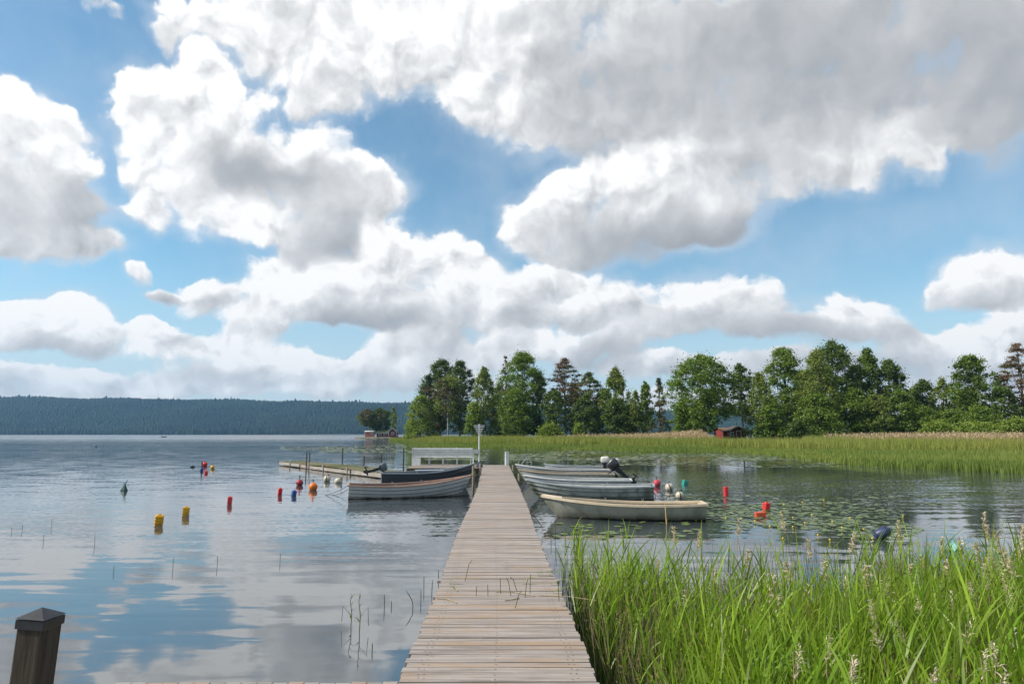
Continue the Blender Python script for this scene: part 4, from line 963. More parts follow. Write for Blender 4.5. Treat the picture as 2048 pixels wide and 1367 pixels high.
TR = [
 # island
 ('pine_tree', 'pine', 743, 819, 302, 50, ('pine', 'dark'), 'small flat-crowned pine leaning left over the island cottage', .40, dict(z0=.9, lean=-.25, bark=bark_p, card=.6)),
 ('round_tree', 'round', 762, 817, 306, 38, 'dark', 'round dark green tree standing right of the flat pine on the island', .22, dict(z0=.9, card=.6)),
 ('sapling', 'birch', 788, 812, 312, 15, 'light', 'thin sparse sapling standing alone right of the island cottage', .25, dict(z0=.9, dens=.45, card=.5)),
 # left grove
 ('spruce_tree', 'oval', 882, 722, 190, 76, 'dark', 'tall broad dark evergreen at the back left of the grove', .12, {}),
 ('spruce_tree', 'spruce', 858, 744, 186, 56, ('brown', 'spruce'), 'spruce heavy with red-brown cones at the left end of the grove', .10, {}),
 ('dark_tree', 'oval', 921, 724, 186, 62, 'dark', 'dark broad tree right behind the olive crowned pine', .08, {}),
 ('pine_tree', 'round', 897, 752, 176, 60, ('pine', 'birch'), 'olive crowned tree with bare pale lower trunks at the left end', .38, dict(bark=bark_b)),
 ('willow_tree', 'bush', 842, 792, 180, 56, 'light', 'light green willow bush at the left tip of the shore', .02, {}),
 ('willow_tree', 'bush', 824, 838, 186, 26, 'light', 'small light bush at the very left tip of the shore', .02, {}),
 ('birch_tree', 'birch', 967, 735, 168, 52, 'birch', 'slender yellow-green birch right of the dark broad trees', .08, dict(bark=bark_b)),
 ('maple_tree', 'oval', 947, 806, 164, 34, 'light', 'low bright maple in front of the slender birch behind the mast', .10, {}),
 ('spruce_tree', 'spruce', 1011, 712, 166, 50, ('brown', 'dark'), 'thin topped spruce between the slender birch and the big maple', .08, dict(dens=.8)),
 ('maple_tree', 'oval', 1046, 707, 160, 88, 'green', 'big mid green maple, tallest tree of the left half of the grove', .06, {}),
 ('round_tree', 'oval', 1030, 780, 154, 60, 'green', 'lower green tree in front of the big maple', .06, {}),
 ('dark_tree', 'oval', 1078, 752, 158, 44, 'dark', 'dark narrow tree at the right flank of the big maple', .05, {}),
 ('pine_tree', 'pine', 1130, 717, 158, 66, ('brown', 'pine'), 'open crowned brownish pine with sky showing through its top', .42, dict(bark=bark_p, dens=.75)),
 ('dark_tree', 'oval', 1108, 782, 150, 50, 'dark', 'dark leafy tree under the left side of the open brownish pine', .06, {}),
 ('pine_tree', 'pine', 1178, 746, 154, 66, ('pine', 'dark'), 'dark pine between the open brownish pine and the drooping birch', .30, dict(bark=bark_p)),
 ('dark_tree', 'oval', 1170, 790, 148, 56, 'dark', 'dark thicket tree below the dark pine', .04, {}),
 ('birch_tree', 'birch', 1231, 736, 146, 52, ('birch', 'green'), 'tall drooping birch with bare trunks in the middle of the grove', .22, dict(bark=bark_b)),
 ('dark_tree', 'oval', 1236, 800, 144, 56, 'dark', 'dark lower tree at the foot of the drooping birch', .10, {}),
 ('sapling', 'birch', 1270, 780, 142, 22, 'birch', 'thin see-through young birch between two pines', .30, dict(dens=.4)),
 ('birch_tree', 'birch', 1290, 762, 142, 28, 'green', 'narrow birch leaning on the last pine of the left grove', .12, dict(bark=bark_b)),
 ('pine_tree', 'spruce', 1318, 757, 140, 56, ('pine', 'spruce'), 'dark layered pine, last tree before the gap', .08, dict(dens=1.2)),
 ('willow_tree', 'bush', 1098, 849, 142, 50, 'light', 'light green rounded bush at the edge of the reeds below the pine', .02, {}),
 ('willow_tree', 'bush', 1158, 846, 141, 20, 'light', 'small bright bush below the dark pine', .02, {}),
 # right grove
 ('maple_tree', 'round', 1402, 712, 130, 122, 'green', 'broad round maple standing alone left of the red cabin', .22, {}),
 ('round_tree', 'bush', 1368, 812, 134, 58, 'green', 'small bush-like tree in the gap left of the broad maple', .05, {}),
 ('maple_tree', 'oval', 1408, 792, 126, 48, 'green', 'low leafy tree hanging in front of the broad maple trunk', .20, {}),
 ('dark_tree', 'oval', 1482, 729, 138, 56, 'dark', 'dark thin stemmed tree rising behind the red cabin', .34, dict(dens=.8)),
 ('maple_tree', 'oval', 1570, 697, 132, 82, 'green', 'tall green tree right of the red cabin, second tallest on the right', .12, {}),
 ('birch_tree', 'birch', 1520, 745, 126, 56, 'birch', 'hanging light birch just right of the red cabin', .05, dict(bark=bark_b)),
 ('round_tree', 'oval', 1540, 800, 124, 56, 'green', 'low green tree in front of the hidden red house', .10, {}),
 ('dark_tree', 'round', 1668, 684, 134, 100, 'dark', 'tallest tree of the shore, dark crown rising behind the pale birch', .10, {}),
 ('birch_tree', 'birch', 1636, 700, 126, 82, 'birch', 'large pale birch in front of the tallest dark tree', .06, dict(bark=bark_b)),
 ('round_tree', 'bush', 1632, 790, 122, 90, 'green', 'spreading low tree at the foot of the large pale birch', .08, {}),
 ('birch_tree', 'birch', 1738, 698, 132, 62, ('dark', 'green'), 'pointed loose-leaved tree right of the tallest dark tree', .08, dict(dens=.8)),
 ('dark_tree', 'oval', 1778, 722, 130, 66, 'dark', 'dark rounded tree at the right shoulder of the big grove', .10, {}),
 ('round_tree', 'oval', 1706, 778, 124, 70, 'green', 'mid-height green tree filling in front of the pointed one', .05, {}),
 ('round_tree', 'oval', 1752, 786, 122, 56, 'birch', 'lighter green young tree below the dark rounded shoulder tree', .05, {}),
 ('round_tree', 'oval', 1800, 780, 122, 50, 'green', 'low green tree at the right foot of the big grove', .05, {}),
 ('dark_tree', 'round', 1845, 760, 134, 46, 'dark', 'dark round topped tree in the dip right of the big grove', .15, {}),
 ('birch_tree', 'birch', 1884, 757, 130, 50, 'birch', 'pale olive tree next to the dark round topped one', .08, dict(dens=.8)),
 ('willow_tree', 'bush', 1838, 815, 122, 80, 'green', 'spreading green bush below the dark round topped tree', .02, {}),
 ('willow_tree', 'bush', 1900, 822, 121, 90, 'green', 'wide mid green bush right of the dip', .02, {}),
 ('alder_tree', 'oval', 1958, 713, 124, 84, ('green', 'dark'), 'leaning green alder near the right side of the shore', .10, dict(lean=-.3)),
 ('round_tree', 'oval', 2005, 775, 120, 56, 'dark', 'dark green tree between the alder and the tall brown pine', .08, {}),
 ('pine_tree', 'pine', 2042, 688, 126, 76, ('brown', 'pine'), 'tall layered brown pine cut by the right edge of the view', .22, dict(bark=bark_p)),
 ('willow_tree', 'bush', 1950, 815, 118, 90, 'green', 'low leafy thicket under the leaning alder', .02, {}),
 ('willow_tree', 'bush', 1868, 846, 112, 70, 'light', 'bright low shrub in the hedge along the reeds, left of three', .02, {}),
 ('willow_tree', 'bush', 1945, 848, 112, 90, 'light', 'bright low shrub in the hedge along the reeds, middle of three', .02, {}),
 ('willow_tree', 'bush', 2025, 840, 111, 90, 'light', 'bright low shrub in the hedge along the reeds, right of three', .02, {}),
 ('dark_tree', 'oval', 1000, 772, 176, 50, 'dark', 'dark filler tree glimpsed between the slender birch and the big maple', .05, {}),
 ('dark_tree', 'oval', 1148, 770, 166, 46, 'dark', 'dark tree behind the gap between the two middle pines', .05, {}),
 ('dark_tree', 'oval', 1205, 778, 162, 44, 'dark', 'dark tree behind the gap left of the drooping birch', .05, {}),
 ('dark_tree', 'oval', 1264, 812, 158, 44, 'dark', 'low dark tree behind the thin see-through birch', .05, {}),
 ('dark_tree', 'oval', 1604, 742, 142, 60, 'dark', 'dark tree seen between the tall green tree and the large pale birch', .05, {}),
 ('dark_tree', 'oval', 1712, 732, 142, 56, 'dark', 'dark tree behind the pointed loose-leaved tree', .05, {}),
 ('round_tree', 'oval', 1824, 778, 138, 50, 'green', 'green tree behind the right foot of the big grove', .05, {}),
 ('round_tree', 'oval', 1920, 782, 134, 50, 'green', 'green tree behind the gap between the pale olive tree and the alder', .05, {}),
 ('dark_tree', 'oval', 2120, 740, 130, 110, 'dark', None, .05, {}), ('maple_tree', 'oval', 2230, 730, 128, 130, 'green', None, .05, {}),
 ('dark_tree', 'bush', 1512, 852, 118, 14, 'dark', 'small dark shrub on the lawn in front of the red cabin', .02, {}),
 ('dark_tree', 'bush', 1590, 842, 119, 40, 'dark', 'dark shrub against the hidden red house', .02, {}),
]
for (nm, kd, px, yt, Y, w, fol, lab, base, kw) in TR:
    kw = dict(kw); cat = {'willow_tree': 'bush'}.get(nm, 'tree')
    if kd == 'bush' and nm == 'dark_tree': nm = 'shrub'; cat = 'bush'
    if nm == 'willow_tree': nm = 'willow_bush'
    if lab is None: lab = nm.replace('_', ' ')+' beyond the right edge of the view by the shore'
    tree(nm, kd, px, yt, Y, w, fol, lab, base, trunk=True, cat=cat, **kw)
# ================================================================ CABINS
redw = mat('falu red boards', (.25, .034, .026), .8, .12, 2, bump=.01, bscale=20, stretch=(6, 6, 1)); dredw = mat('dark red boards', (.12, .025, .022), .8, .12, 2)
whitet = mat('white trim', (.70, .68, .64), .6, .05); glass = mat('window glass', (.03, .04, .05), .08, .1); tile = mat('brown roof tiles', (.20, .12, .08), .85, .2, 2); grassr = mat('turf roof', (.06, .09, .025), .95, .3, 1)
def house(name, px, Y, z0, wx, dy, hw, hr, ridge, label, wall, roofm, wins=(), door=None, rz=0, over=.35, cat='house'):
    """ridge 'x' = eaves face the lake, 'y' = gable faces the lake; wins = (x, w, h, z) on the lake face"""
    t = empty(name, ((px-1024)/F*Y, Y, z0), rz, label, cat)
    b = MB(); w, d_ = wx/2, dy/2
    b.box((0, 0, hw/2-.2), (wx, dy, hw+.4))
    if ridge == 'x': b.add([(-w, -d_, hw), (-w, d_, hw), (-w, 0, hw+hr), (w, -d_, hw), (w, d_, hw), (w, 0, hw+hr)], [(0, 2, 1), (3, 4, 5)])
    else: b.add([(-w, -d_, hw), (w, -d_, hw), (0, -d_, hw+hr), (-w, d_, hw), (w, d_, hw), (0, d_, hw+hr)], [(0, 1, 2), (3, 5, 4)])
    b.build('wall', wall, t)
    b = MB(); th = .10
    for s in (-1, 1):
        if ridge == 'x': a = [(-w-over, s*(d_+over), hw-over*hr/d_+.02), (w+over, s*(d_+over), hw-over*hr/d_+.02), (w+over, 0, hw+hr+.02), (-w-over, 0, hw+hr+.02)]
        else: a = [(s*(w+over), -d_-over, hw-over*hr/w+.02), (s*(w+over), d_+over, hw-over*hr/w+.02), (0, d_+over, hw+hr+.02), (0, -d_-over, hw+hr+.02)]
        b.add(a+[(x, y, z+th) for x, y, z in a], [(0, 1, 2, 3), (7, 6, 5, 4), (0, 4, 5, 1), (1, 5, 6, 2), (2, 6, 7, 3), (3, 7, 4, 0)])
    b.build('roof', roofm, t)
    b = MB()
    if ridge == 'y':
        for s in (-1, 1): b.tube([(s*(w+over), -d_-over-.03, hw-over*hr/w+.05), (0, -d_-over-.03, hw+hr+.07)], .10, 4)
    else: b.box((0, -d_-over-.02, hw-over*hr/d_+.05), (wx+2*over, .04, .16))
    b.build('bargeboard', whitet, t)
    for s in (-1, 1): b = MB(); b.box((s*(w-.06), -d_-.012, hw/2), (.12, .03, hw)); b.build('corner_board', whitet, t)
    for (x, ww, hh, zc) in wins:
        f = MB(); f.box((x, -d_-.03, zc), (ww+.2, .05, hh+.2)); fo = f.build('window', whitet, t)
        for k_ in (-1, 1): g = MB(); g.box((x+k_*ww*.26, -d_-.062, zc), (ww*.44, .02, hh)); g.build('pane', glass, fo)
    if door:
        x, ww, hh = door; f = MB(); f.box((x, -d_-.03, hh/2), (ww+.2, .05, hh+.1)); fo = f.build('door', whitet, t); g = MB(); g.box((x, -d_-.062, hh/2), (ww, .02, hh-.1)); g.build('door_leaf', dredw, fo)
    return t
# red cabin on the lawn
house('cabin', 1449, 140, .9, 3.4, 4, 1.9, .5, 'x', 'low bright red wing with a brown roof on the left of the lawn cabin', redw, tile, [(.6, .5, .5, 1.2)], None, R(8), .3, 'cabin')
house('cabin', 1468, 137, .9, 3.2, 4, 1.95, .75, 'y', 'red cabin with a white-trimmed dark gable facing the lake on the lawn', dredw, tile, [(-1.1, .4, .6, 1.25)], (.1, .8, 1.8), R(-6), .35, 'cabin')  # the gable's shaded tone is put into its darker red boards
house('house', 1572, 140, .9, 7.5, 5, 2.4, 1.1, 'x', 'red house almost hidden behind the trees right of the lawn', redw, tile, [(-1.6, .9, .9, 1.4), (1.4, .9, .9, 1.4)], None, 0, .35)
# island cottage and shed
house('cottage', 773, 299, 1.0, 7.0, 4, 1.7, .9, 'x', 'low dark red cottage wing with a turf roof and white windows on the island', dredw, grassr, [(.2, 1.0, .9, 1.0), (2.2, 1.0, .9, 1.0), (-2, 1.0, .9, 1.0)])
house('cottage', 789, 297, 1.0, 3.4, 4, 2.0, 1.6, 'y', 'dark red cottage gable with white trim at the right end of the island', dredw, grassr, [(0, .9, 1.1, 1.3)])
house('shed', 742, 297, .9, 3.6, 3, 2.2, .3, 'x', 'pale red flat-roofed shed under the leaning island pine', mat('faded red boards', (.42, .14, .10), .8, .1, 2), whitet, [(.8, .5, .5, 1.3)], None, 0, .2, 'shed')
def crate(name, px0, px1, Y, h, m_, lab, z=.1):
    x0, x1 = (px0-1024)/F*Y, (px1-1024)/F*Y; t = empty(name, ((x0+x1)/2, Y, z), 0, lab, 'raft'); w = x1-x0
    for i in range(4): b = MB(); b.box((0, -1.2, .15+i*h/4), (w, .06, h/4-.05)); b.build('side_board', m_, t)
    b = MB(); b.box((0, 0, .05), (w+.5, 2.8, .18)); b.build('deck', dark_w, t)
    for s in (-1, 0, 1): b = MB(); b.box((s*(w/2-.05), -1.15, h/2), (.14, .14, h+.25)); b.build('corner_post', m_, t)
    for s in (-1, 1): b = MB(); b.box((s*(w/2), 0, h*.5), (.06, 2.3, h*.9)); b.build('end_wall', m_, t)
    return t
crate('wooden_raft', 817, 839, 198, 1.35, mat('orange brown boards', (.30, .12, .06), .8, .2, 2), 'orange-brown boarded raft at the left tip of the reeds')
crate('wooden_raft', 840, 860, 199, 1.4, mat('dark brown boards', (.10, .05, .035), .8, .2, 2), 'dark brown boarded raft right next to the orange-brown one')
gb = mat('old white paint', (.5, .5, .47), .6, .1)
boat('small_boat', (863, 190), (877, 189), 0, 1.2, .5, .65, .5, .3, 0, (gb, gb, gb, gb), 'tiny white boat lying at the edge of the reeds right of the rafts', seats=2, group='small boats by the far shore')
boat('small_boat', (1442, 112), (1464, 112.5), .35, 1.2, .42, .5, .42, .3, 0, (mat('grey hull paint', (.30, .31, .28), .6, .1), gb, gb, gb), 'small grey boat pulled up on the shore below the red cabin', seats=2, group='small boats by the far shore')
# far specks on the lake
p = G(325, 873); boat('small_boat', (320, 440), (331, 440), 0, 1.3, .5, .7, .5, .3, 0, (MATS['dark red boards'],)*4, 'tiny dark boat far out near the opposite shore', seats=2, group='small boats by the far shore')
p = G(192, 893); ball_buoy(192, 892, 1.5, blk, 'tiny dark marker buoy alone far out on the left')
# ================================================================ LILY PADS
pad_near = foliage('lily pad', (.11, .17, .05), (.18, .24, .085), .1, nscale=1.5, island=.35, rough=.35)
def pad_template(n=14):
    a = np.linspace(R(12), R(348), n); r_ = 1+.05*np.sin(a*3); V = [(0, 0, 0)]+[(r_[i]*math.cos(a[i]), r_[i]*math.sin(a[i])*.92, .035*math.sin(a[i]*2+1)) for i in range(n)]
    return V, [(0, i, i+1) for i in range(1, n)]
def pad_ok(px, py):
    return True
near = []
def add_pads(n, poly_fn, rmin, rmax, out):
    k = 0; tries = 0
    while k < n and tries < n*60:
        tries += 1; p = poly_fn()
        if p is None: continue
        r_ = random.uniform(rmin, rmax)
        if all((p.x-q[0])**2+(p.y-q[1])**2 > (.85*(r_+q[2]))**2 for q in out[-900:]): out.append((p.x, p.y, r_)); k += 1
def ell(cx, cy, rx, ry):
    def f():
        a = random.uniform(0, 2*math.pi); q = math.sqrt(random.random()); return G(cx+rx*q*math.cos(a), cy+ry*q*math.sin(a), .01)
    return f
def row(x0, x1, y0, y1): return lambda: G(random.uniform(x0, x1), random.uniform(y0, y1), .01)
def offboat(f):
    def g():
        p = f(); 
        if p is None: return None
        if abs(p.x-jx(p.y)) < JW+.12: return None
        for (xa, xb, y0, y1) in BOATS:
            if y0 < p.y < y1 and xa < p.x < xb: return None
        return p
    return g
BOATS = []
for (bx, sx, y0, y1) in ((1083, 1403, 16.8, 18.7), (1050, 1305, 22.0, 24.1), (699, 943, 22.3, 24.8)):
    xa, xb = sorted((at(bx, 900, 17.7 if bx == 1083 else 23).x, at(sx, 900, 17.7 if bx == 1083 else 23).x)); BOATS.append((xa, xb, y0, y1))
add_pads(170, offboat(ell(1600, 1030, 180, 28)), .075, .125, near)
add_pads(60, offboat(ell(1740, 1058, 100, 18)), .07, .12, near)
add_pads(38, offboat(row(1110, 1400, 1042, 1075)), .07, .12, near)
add_pads(40, offboat(row(1400, 1500, 1008, 1058)), .07, .12, near)
add_pads(24, offboat(row(1075, 1130, 985, 1050)), .06, .11, near)
add_pads(26, offboat(ell(1400, 1000, 60, 14)), .07, .12, near)
V0, F0 = pad_template(); pad_mesh = bpy.data.meshes.new('lily_pad'); pad_mesh.from_pydata(V0, [], F0); pad_mesh.materials.append(pad_near)
for (x, y, r_) in near[:300]:
    o = bpy.data.objects.new('lily_pad', pad_mesh); o.location = (x, y, .012+random.uniform(0, .01)); o.scale = (r_, r_, r_)
    o.rotation_euler = (R(random.gauss(0, 2.5)), R(random.gauss(0, 2.5)), random.uniform(0, 6.28)); link(o)
    tag(o, 'flat round green water lily leaf floating among the buoys and boats right of the jetty', 'lily pad', 'lily pads right of the jetty')
def pad_field(name, pts, m_, label):
    n = len(pts); pts = np.array(pts); k_ = 9; a = np.linspace(R(14), R(346), k_)
    ph = rng.random(n)*6.28; tl = rng.normal(0, .03, (n, 2)); V = np.zeros((n, k_+1, 3))
    V[:, 0, :] = np.stack([pts[:, 0], pts[:, 1], np.full(n, .014)], -1)
    for i in range(k_):
        dx = np.cos(a[i]+ph)*pts[:, 2]; dy = np.sin(a[i]+ph)*pts[:, 2]
        V[:, i+1, 0] = pts[:, 0]+dx; V[:, i+1, 1] = pts[:, 1]+dy; V[:, i+1, 2] = .014+dx*tl[:, 0]+dy*tl[:, 1]+.004
    o = npmesh(name, V.reshape(-1, 3), k_+1, m_); return tag(o, label, 'lily pads', kind='stuff')
pts = []
def far(n, x0, x1, y0, y1, r0, r1, dens=None):
    for _ in range(n):
        px = random.uniform(x0, x1); py = y0+(y1-y0)*random.random()**1.0
        if math.sin(px*.021+py*.35)+math.sin(px*.009-py*.2)+random.gauss(0, .55) < -.55: continue
        p = G(px, py, .01)
        if abs(p.x-jx(p.y)) > JW+.2: pts.append((p.x, p.y, random.uniform(r0, r1)))
far(1500, 640, 860, 890, 904, .16, .26); far(500, 560, 700, 892, 899, .14, .22)
far(5200, 850, 1330, 896, 920, .14, .26); far(1700, 1300, 1560, 903, 922, .14, .24); far(420, 1150, 1480, 918, 930, .12, .2); far(700, 1500, 1760, 912, 934, .1, .2)
far(160, 1330, 1900, 988, 1010, .08, .12); far(60, 540, 640, 944, 952, .08, .14); far(120, 990, 1120, 905, 925, .14, .24)
def offjet(f, n):
    for _ in range(n):
        p = f()
        if p is not None: pts.append((p.x, p.y, random.uniform(.04, .075)))
offjet(offboat(ell(1620, 1028, 190, 26)), 620); offjet(offboat(ell(1420, 1015, 60, 24)), 90)
pad_field('lily_pad_cover', pts, foliage('far lily pads', (.135, .175, .075), (.19, .22, .11), .1, nscale=.3, island=.35, rough=.35), 'cover of countless small lily leaves in front of the reed bank')
# yellow flowers
fl = MB(); fl.ball((0, 0, .06), .02, 10, (1, 1, .9)); fl.tube([(0, 0, -.02), (0, 0, .06)], .006, 5); 
ym = mat('yellow petals', (.80, .55, .02), .5, .05)
fm0 = fl.build('water_lily', ym, None, True); fo = fm0
cnt = 0
for (px, py) in ((1334, 1042), (1392, 1042), (1568, 1012), (1586, 1039), (1562, 1028), (1540, 1057), (1586, 1058), (1610, 1050), (1624, 1034), (1636, 1075), (1665, 1048), (1684, 1060), (1700, 1040), (1728, 1063), (1745, 1082), (1566, 1082), (1648, 1004), (1452, 1040), (1510, 1046), (1605, 1008), (1304, 1036), (1806, 1036), (1660, 1085)):
    p = G(px, py); o = fo if cnt == 0 else fo.copy()
    if cnt: link(o)
    o.location = (p.x, p.y, 0); cnt += 1; tag(o, 'small yellow water lily flower standing just above the lily pads', 'flower', 'yellow water lily flowers')
# ================================================================ FOREGROUND REEDS
lf = foliage('reed leaf', (.125, .23, .022), (.31, .40, .05), .5, nscale=2.2, island=.55, rough=.38)
lf_d = foliage('dark rush', (.042, .085, .02), (.085, .135, .032), .15, nscale=2, island=.4, rough=.5)
dry = foliage('dry reed', (.36, .28, .15), (.46, .36, .22), .2, nscale=3, island=.3, rough=.7)
plume = foliage('reed plume', (.56, .46, .36), (.70, .61, .50), .35, nscale=8, island=.35, rough=.9)
brn = foliage('rush seed', (.12, .075, .035), (.19, .13, .07), .1, nscale=8, island=.3, rough=.8)
def edge_x(Y): return eR(Y)
def fore(n, ymin, ymax, xmax=9.5, pw=1.0, gap=.10):
    Y = ymin+(ymax-ymin)*rng.random(n)**pw
    x0 = np.array([edge_x(y) for y in Y])+gap+.16*rng.random(n)
    X = x0+(np.minimum(xmax, .80*Y+.7)-x0)*rng.random(n)
    return X, Y
def back_edge(X): return 8.3+.7*np.sin(X*1.3+.6)+.5*np.sin(X*3.1)+np.where(X > 3.0, .2, 0)
acc = Acc()
def stand(n, ymin, ymax, hmean, hsd, leafn, dens_fn, leaf_w=(.010, .022), leaf_l=(.28, .62), stalk_m=0, col=0, spread=.10, gap=.10):
    X, Y = fore(n, ymin, ymax, gap=gap); k_ = dens_fn(X, Y) > rng.random(len(X)); X, Y = X[k_], Y[k_]; n = len(X)
    H = np.clip(rng.normal(hmean, hsd, n), .25, 1.6); D = updir(n, spread)
    P0 = np.stack([X, Y, np.full(n, -.05)], -1)
    sd = np.tile(np.array([[1.0, 0, 0]]), (n, 1))+rng.normal(0, .3, (n, 3))*[0, 1, 0]
    acc.add(ribbons(P0, D, H*.92, rng.uniform(.006, .010, n), .06, 3, sd), stalk_m)
    for j in range(leafn):
        f = (.30+.64*(j+rng.random(n)*.8)/leafn)[:, None]; base = P0+D*(H[:, None]*.92)*f
        a = rng.random(n)*6.283; tilt = rng.uniform(.16, .78, n)*(1.15-.6*f[:, 0])
        ld = np.stack([np.cos(a)*np.sin(tilt)+.10, np.sin(a)*np.sin(tilt), np.cos(tilt)], -1); ld /= np.linalg.norm(ld, axis=1, keepdims=True)
        L_ = rng.uniform(*leaf_l, n)*(.7+.5*H/hmean); Wd = rng.uniform(*leaf_w, n)
        keep_ = rng.random(n) < .86
        acc.add(ribbons(base[keep_], ld[keep_], L_[keep_], Wd[keep_], (rng.uniform(.02, .55, n)**1.5)[keep_], 5), col)
    return X, Y, H, D, P0
patch = lambda X, Y: np.clip(.55+.75*np.sin(X*2.6+1+.8*np.sin(Y*2))*np.sin(Y*2.1+X), .12, 1)*np.clip((X-np.array([edge_x(y) for y in Y]))/.8+np.clip((Y-6)/3, 0, 1), .25, 1)*np.clip((back_edge(X)-Y)/.9, 0, 1)
stand(6400, 2.9, 10.2, .78, .14, 6, patch, (.008, .017), (.16, .40), spread=.08, gap=.05)
stand(260, 3.0, 10.2, 1.02, .10, 6, lambda X, Y: (Y < back_edge(X)+.2)*1.0, (.010, .018), (.2, .42), spread=.06)
stand(420, 3.1, 5.6, .86, .16, 6, lambda X, Y: (X > 1.3)*.9+0*Y, (.012, .021), (.22, .48), spread=.14)
# thin dark rushes: dense by the jetty edge and in the outer fringe
def rushes(n, fn, h0, h1, w=(.004, .007)):
    X, Y = fore(n, 2.6, 13.5, gap=.03); k_ = fn(X, Y) > rng.random(n); X, Y = X[k_], Y[k_]; n = len(X); H = rng.uniform(h0, h1, n)
    P0 = np.stack([X, Y, np.full(n, -.05)], -1); D = updir(n, .07)
    acc.add(ribbons(P0, D, H, rng.uniform(*w, n), .05, 3, np.tile(np.array([[1.0, 0.2, 0]]), (n, 1))), 1)
    sel = rng.random(n) < .30; m_ = sel.sum(); tip = P0[sel]+D[sel]*(H[sel]*rng.uniform(.78, .95, m_))[:, None]
    for q in range(4): acc.add(ribbons(tip+rng.normal(0, .012, (m_, 3)), updir(m_, .9), rng.uniform(.015, .035, m_), .010, .3, 2), 4)
rushes(20000, lambda X, Y: np.clip((back_edge(X)-.3-Y)/1.5, 0, 1)*.9, .45, .90)
rushes(5600, lambda X, Y: np.where((X > 1.2+.0*Y) & (Y > back_edge(X)-1), np.clip(1-(Y-back_edge(X))/3.4, 0, 1)*np.where(X > 3.2, .65, .22), 0), .42, .85)
rushes(900, lambda X, Y: np.clip(1-(X-np.array([edge_x(y) for y in Y]))/.5, 0, 1)*(Y > 4)*(Y < 13)*.5, .35, .75)
# dry stalks inside the stand
X, Y = fore(7500, 2.4, 9.6); k_ = Y < back_edge(X)-.4; X, Y = X[k_], Y[k_]; n = len(X)
acc.add(ribbons(np.stack([X, Y, np.full(n, -.05)], -1), updir(n, .13), rng.uniform(.4, 1.0, n), .008, .1, 3, np.tile(np.array([[1.0, 0.1, 0]]), (n, 1))), 2)
X, Y = fore(5200, 2.4, 9.6); k_ = (Y < back_edge(X)-.3) & (X > 2.3); X, Y = X[k_], Y[k_]; n = len(X)
acc.add(ribbons(np.stack([X, Y, np.full(n, -.05)], -1), updir(n, .12), rng.uniform(.5, 1.0, n), .009, .1, 3, np.tile(np.array([[1.0, 0.1, 0]]), (n, 1))), 2)
o = acc.build('reeds', [lf, lf_d, dry, plume, brn]); tag(o, 'dense stand of bright green reeds and dark rushes beside the near jetty', 'reeds', kind='stuff')
# dry reeds with plumes, each one a plant of its own
spots = []
for (px, py, Y) in ((1568, 1028, 9.6), (1800, 1040, 9.3), (1795, 1055, 9.0), (1965, 1025, 9.5), (1972, 1050, 9.2), (1960, 1085, 7.6), (1985, 1100, 7.2), (1972, 1130, 6.6), (2010, 1095, 7.0), (2035, 1085, 7.2), (1995, 1060, 8.0), (2040, 1050, 8.2),
        (1475, 1035, 9.8), (1395, 1062, 9.4), (1350, 1052, 9.9), (1700, 1065, 8.4), (1650, 1110, 6.9), (1580, 1120, 7.0), (1550, 1190, 5.4), (1745, 1195, 5.2), (1752, 1215, 4.9), (1930, 1235, 4.4), (1875, 1170, 5.8), (1650, 1270, 4.0),
        (1585, 1290, 3.7), (1990, 1285, 3.9), (2030, 1255, 4.2), (2025, 1185, 5.0), (1960, 1300, 3.7), (1700, 1310, 3.4), (1860, 1330, 3.3), (2000, 1340, 3.1), (1240, 1150, 7.6), (1310, 1120, 8.2), (1425, 1140, 7.0), (1490, 1100, 7.8), (1620, 1080, 8.4), (1850, 1110, 7.4), (1900, 1120, 7.2), (1880, 1075, 8.4), (1540, 1150, 6.2), (1610, 1165, 6.0), (1690, 1150, 6.1), (1725, 1130, 6.6), (1780, 1150, 6.2), (1815, 1130, 6.6), (1840, 1190, 5.3), (1905, 1180, 5.4), (1945, 1160, 5.8), (2015, 1140, 6.2), (1760, 1260, 4.2), (1805, 1240, 4.5), (1380, 1180, 6.3), (1460, 1215, 5.4), (1500, 1250, 4.8), (1920, 1075, 8.0), (2025, 1115, 6.6)):
    spots.append((px, py, Y))
for i, (px, py, Y) in enumerate(spots):
    tp = at(px, py, Y); h = tp.z+.05; dx = rng.uniform(-.14, .10); bend = rng.uniform(.02, .10)
    t = empty('dry_reed', (tp.x-dx, Y, -.05), 0, 'straw-coloured last-year reed with a pale feathery plume among the green reeds', 'dry reed', 'dry reeds with pale plumes')
    s = MB(); s.tube([(0, 0, 0), (dx*.35, 0, h*.4), (dx*.8, 0, h*.8), (dx, 0, h*.97)], [.004, .0038, .003, .002], 5); s.build('stem', dry, t)
    m_ = 70 if Y > 6 else 50; f = rng.random(m_); L_ = (.20+.07*rng.random())*(1 if Y > 6 else .6)
    droop_x = rng.choice([-1, 1])*rng.uniform(.2, .9)
    b0 = np.stack([dx+droop_x*.05*f+rng.normal(0, .006, m_), rng.normal(0, .006, m_), h-L_*(1-f)*1.0], -1)
    dd = np.stack([rng.normal(droop_x*.35, .35, m_), rng.normal(0, .35, m_), .9*np.ones(m_)], -1); dd /= np.linalg.norm(dd, axis=1, keepdims=True)
    V_, F_ = ribbons(b0, dd, rng.uniform(.03, .095, m_)*(1.25-f*.6)*(1 if Y > 6 else .6), .015 if Y > 6 else .006, .5, 3); npgrid('plume', V_, F_, plume, t)
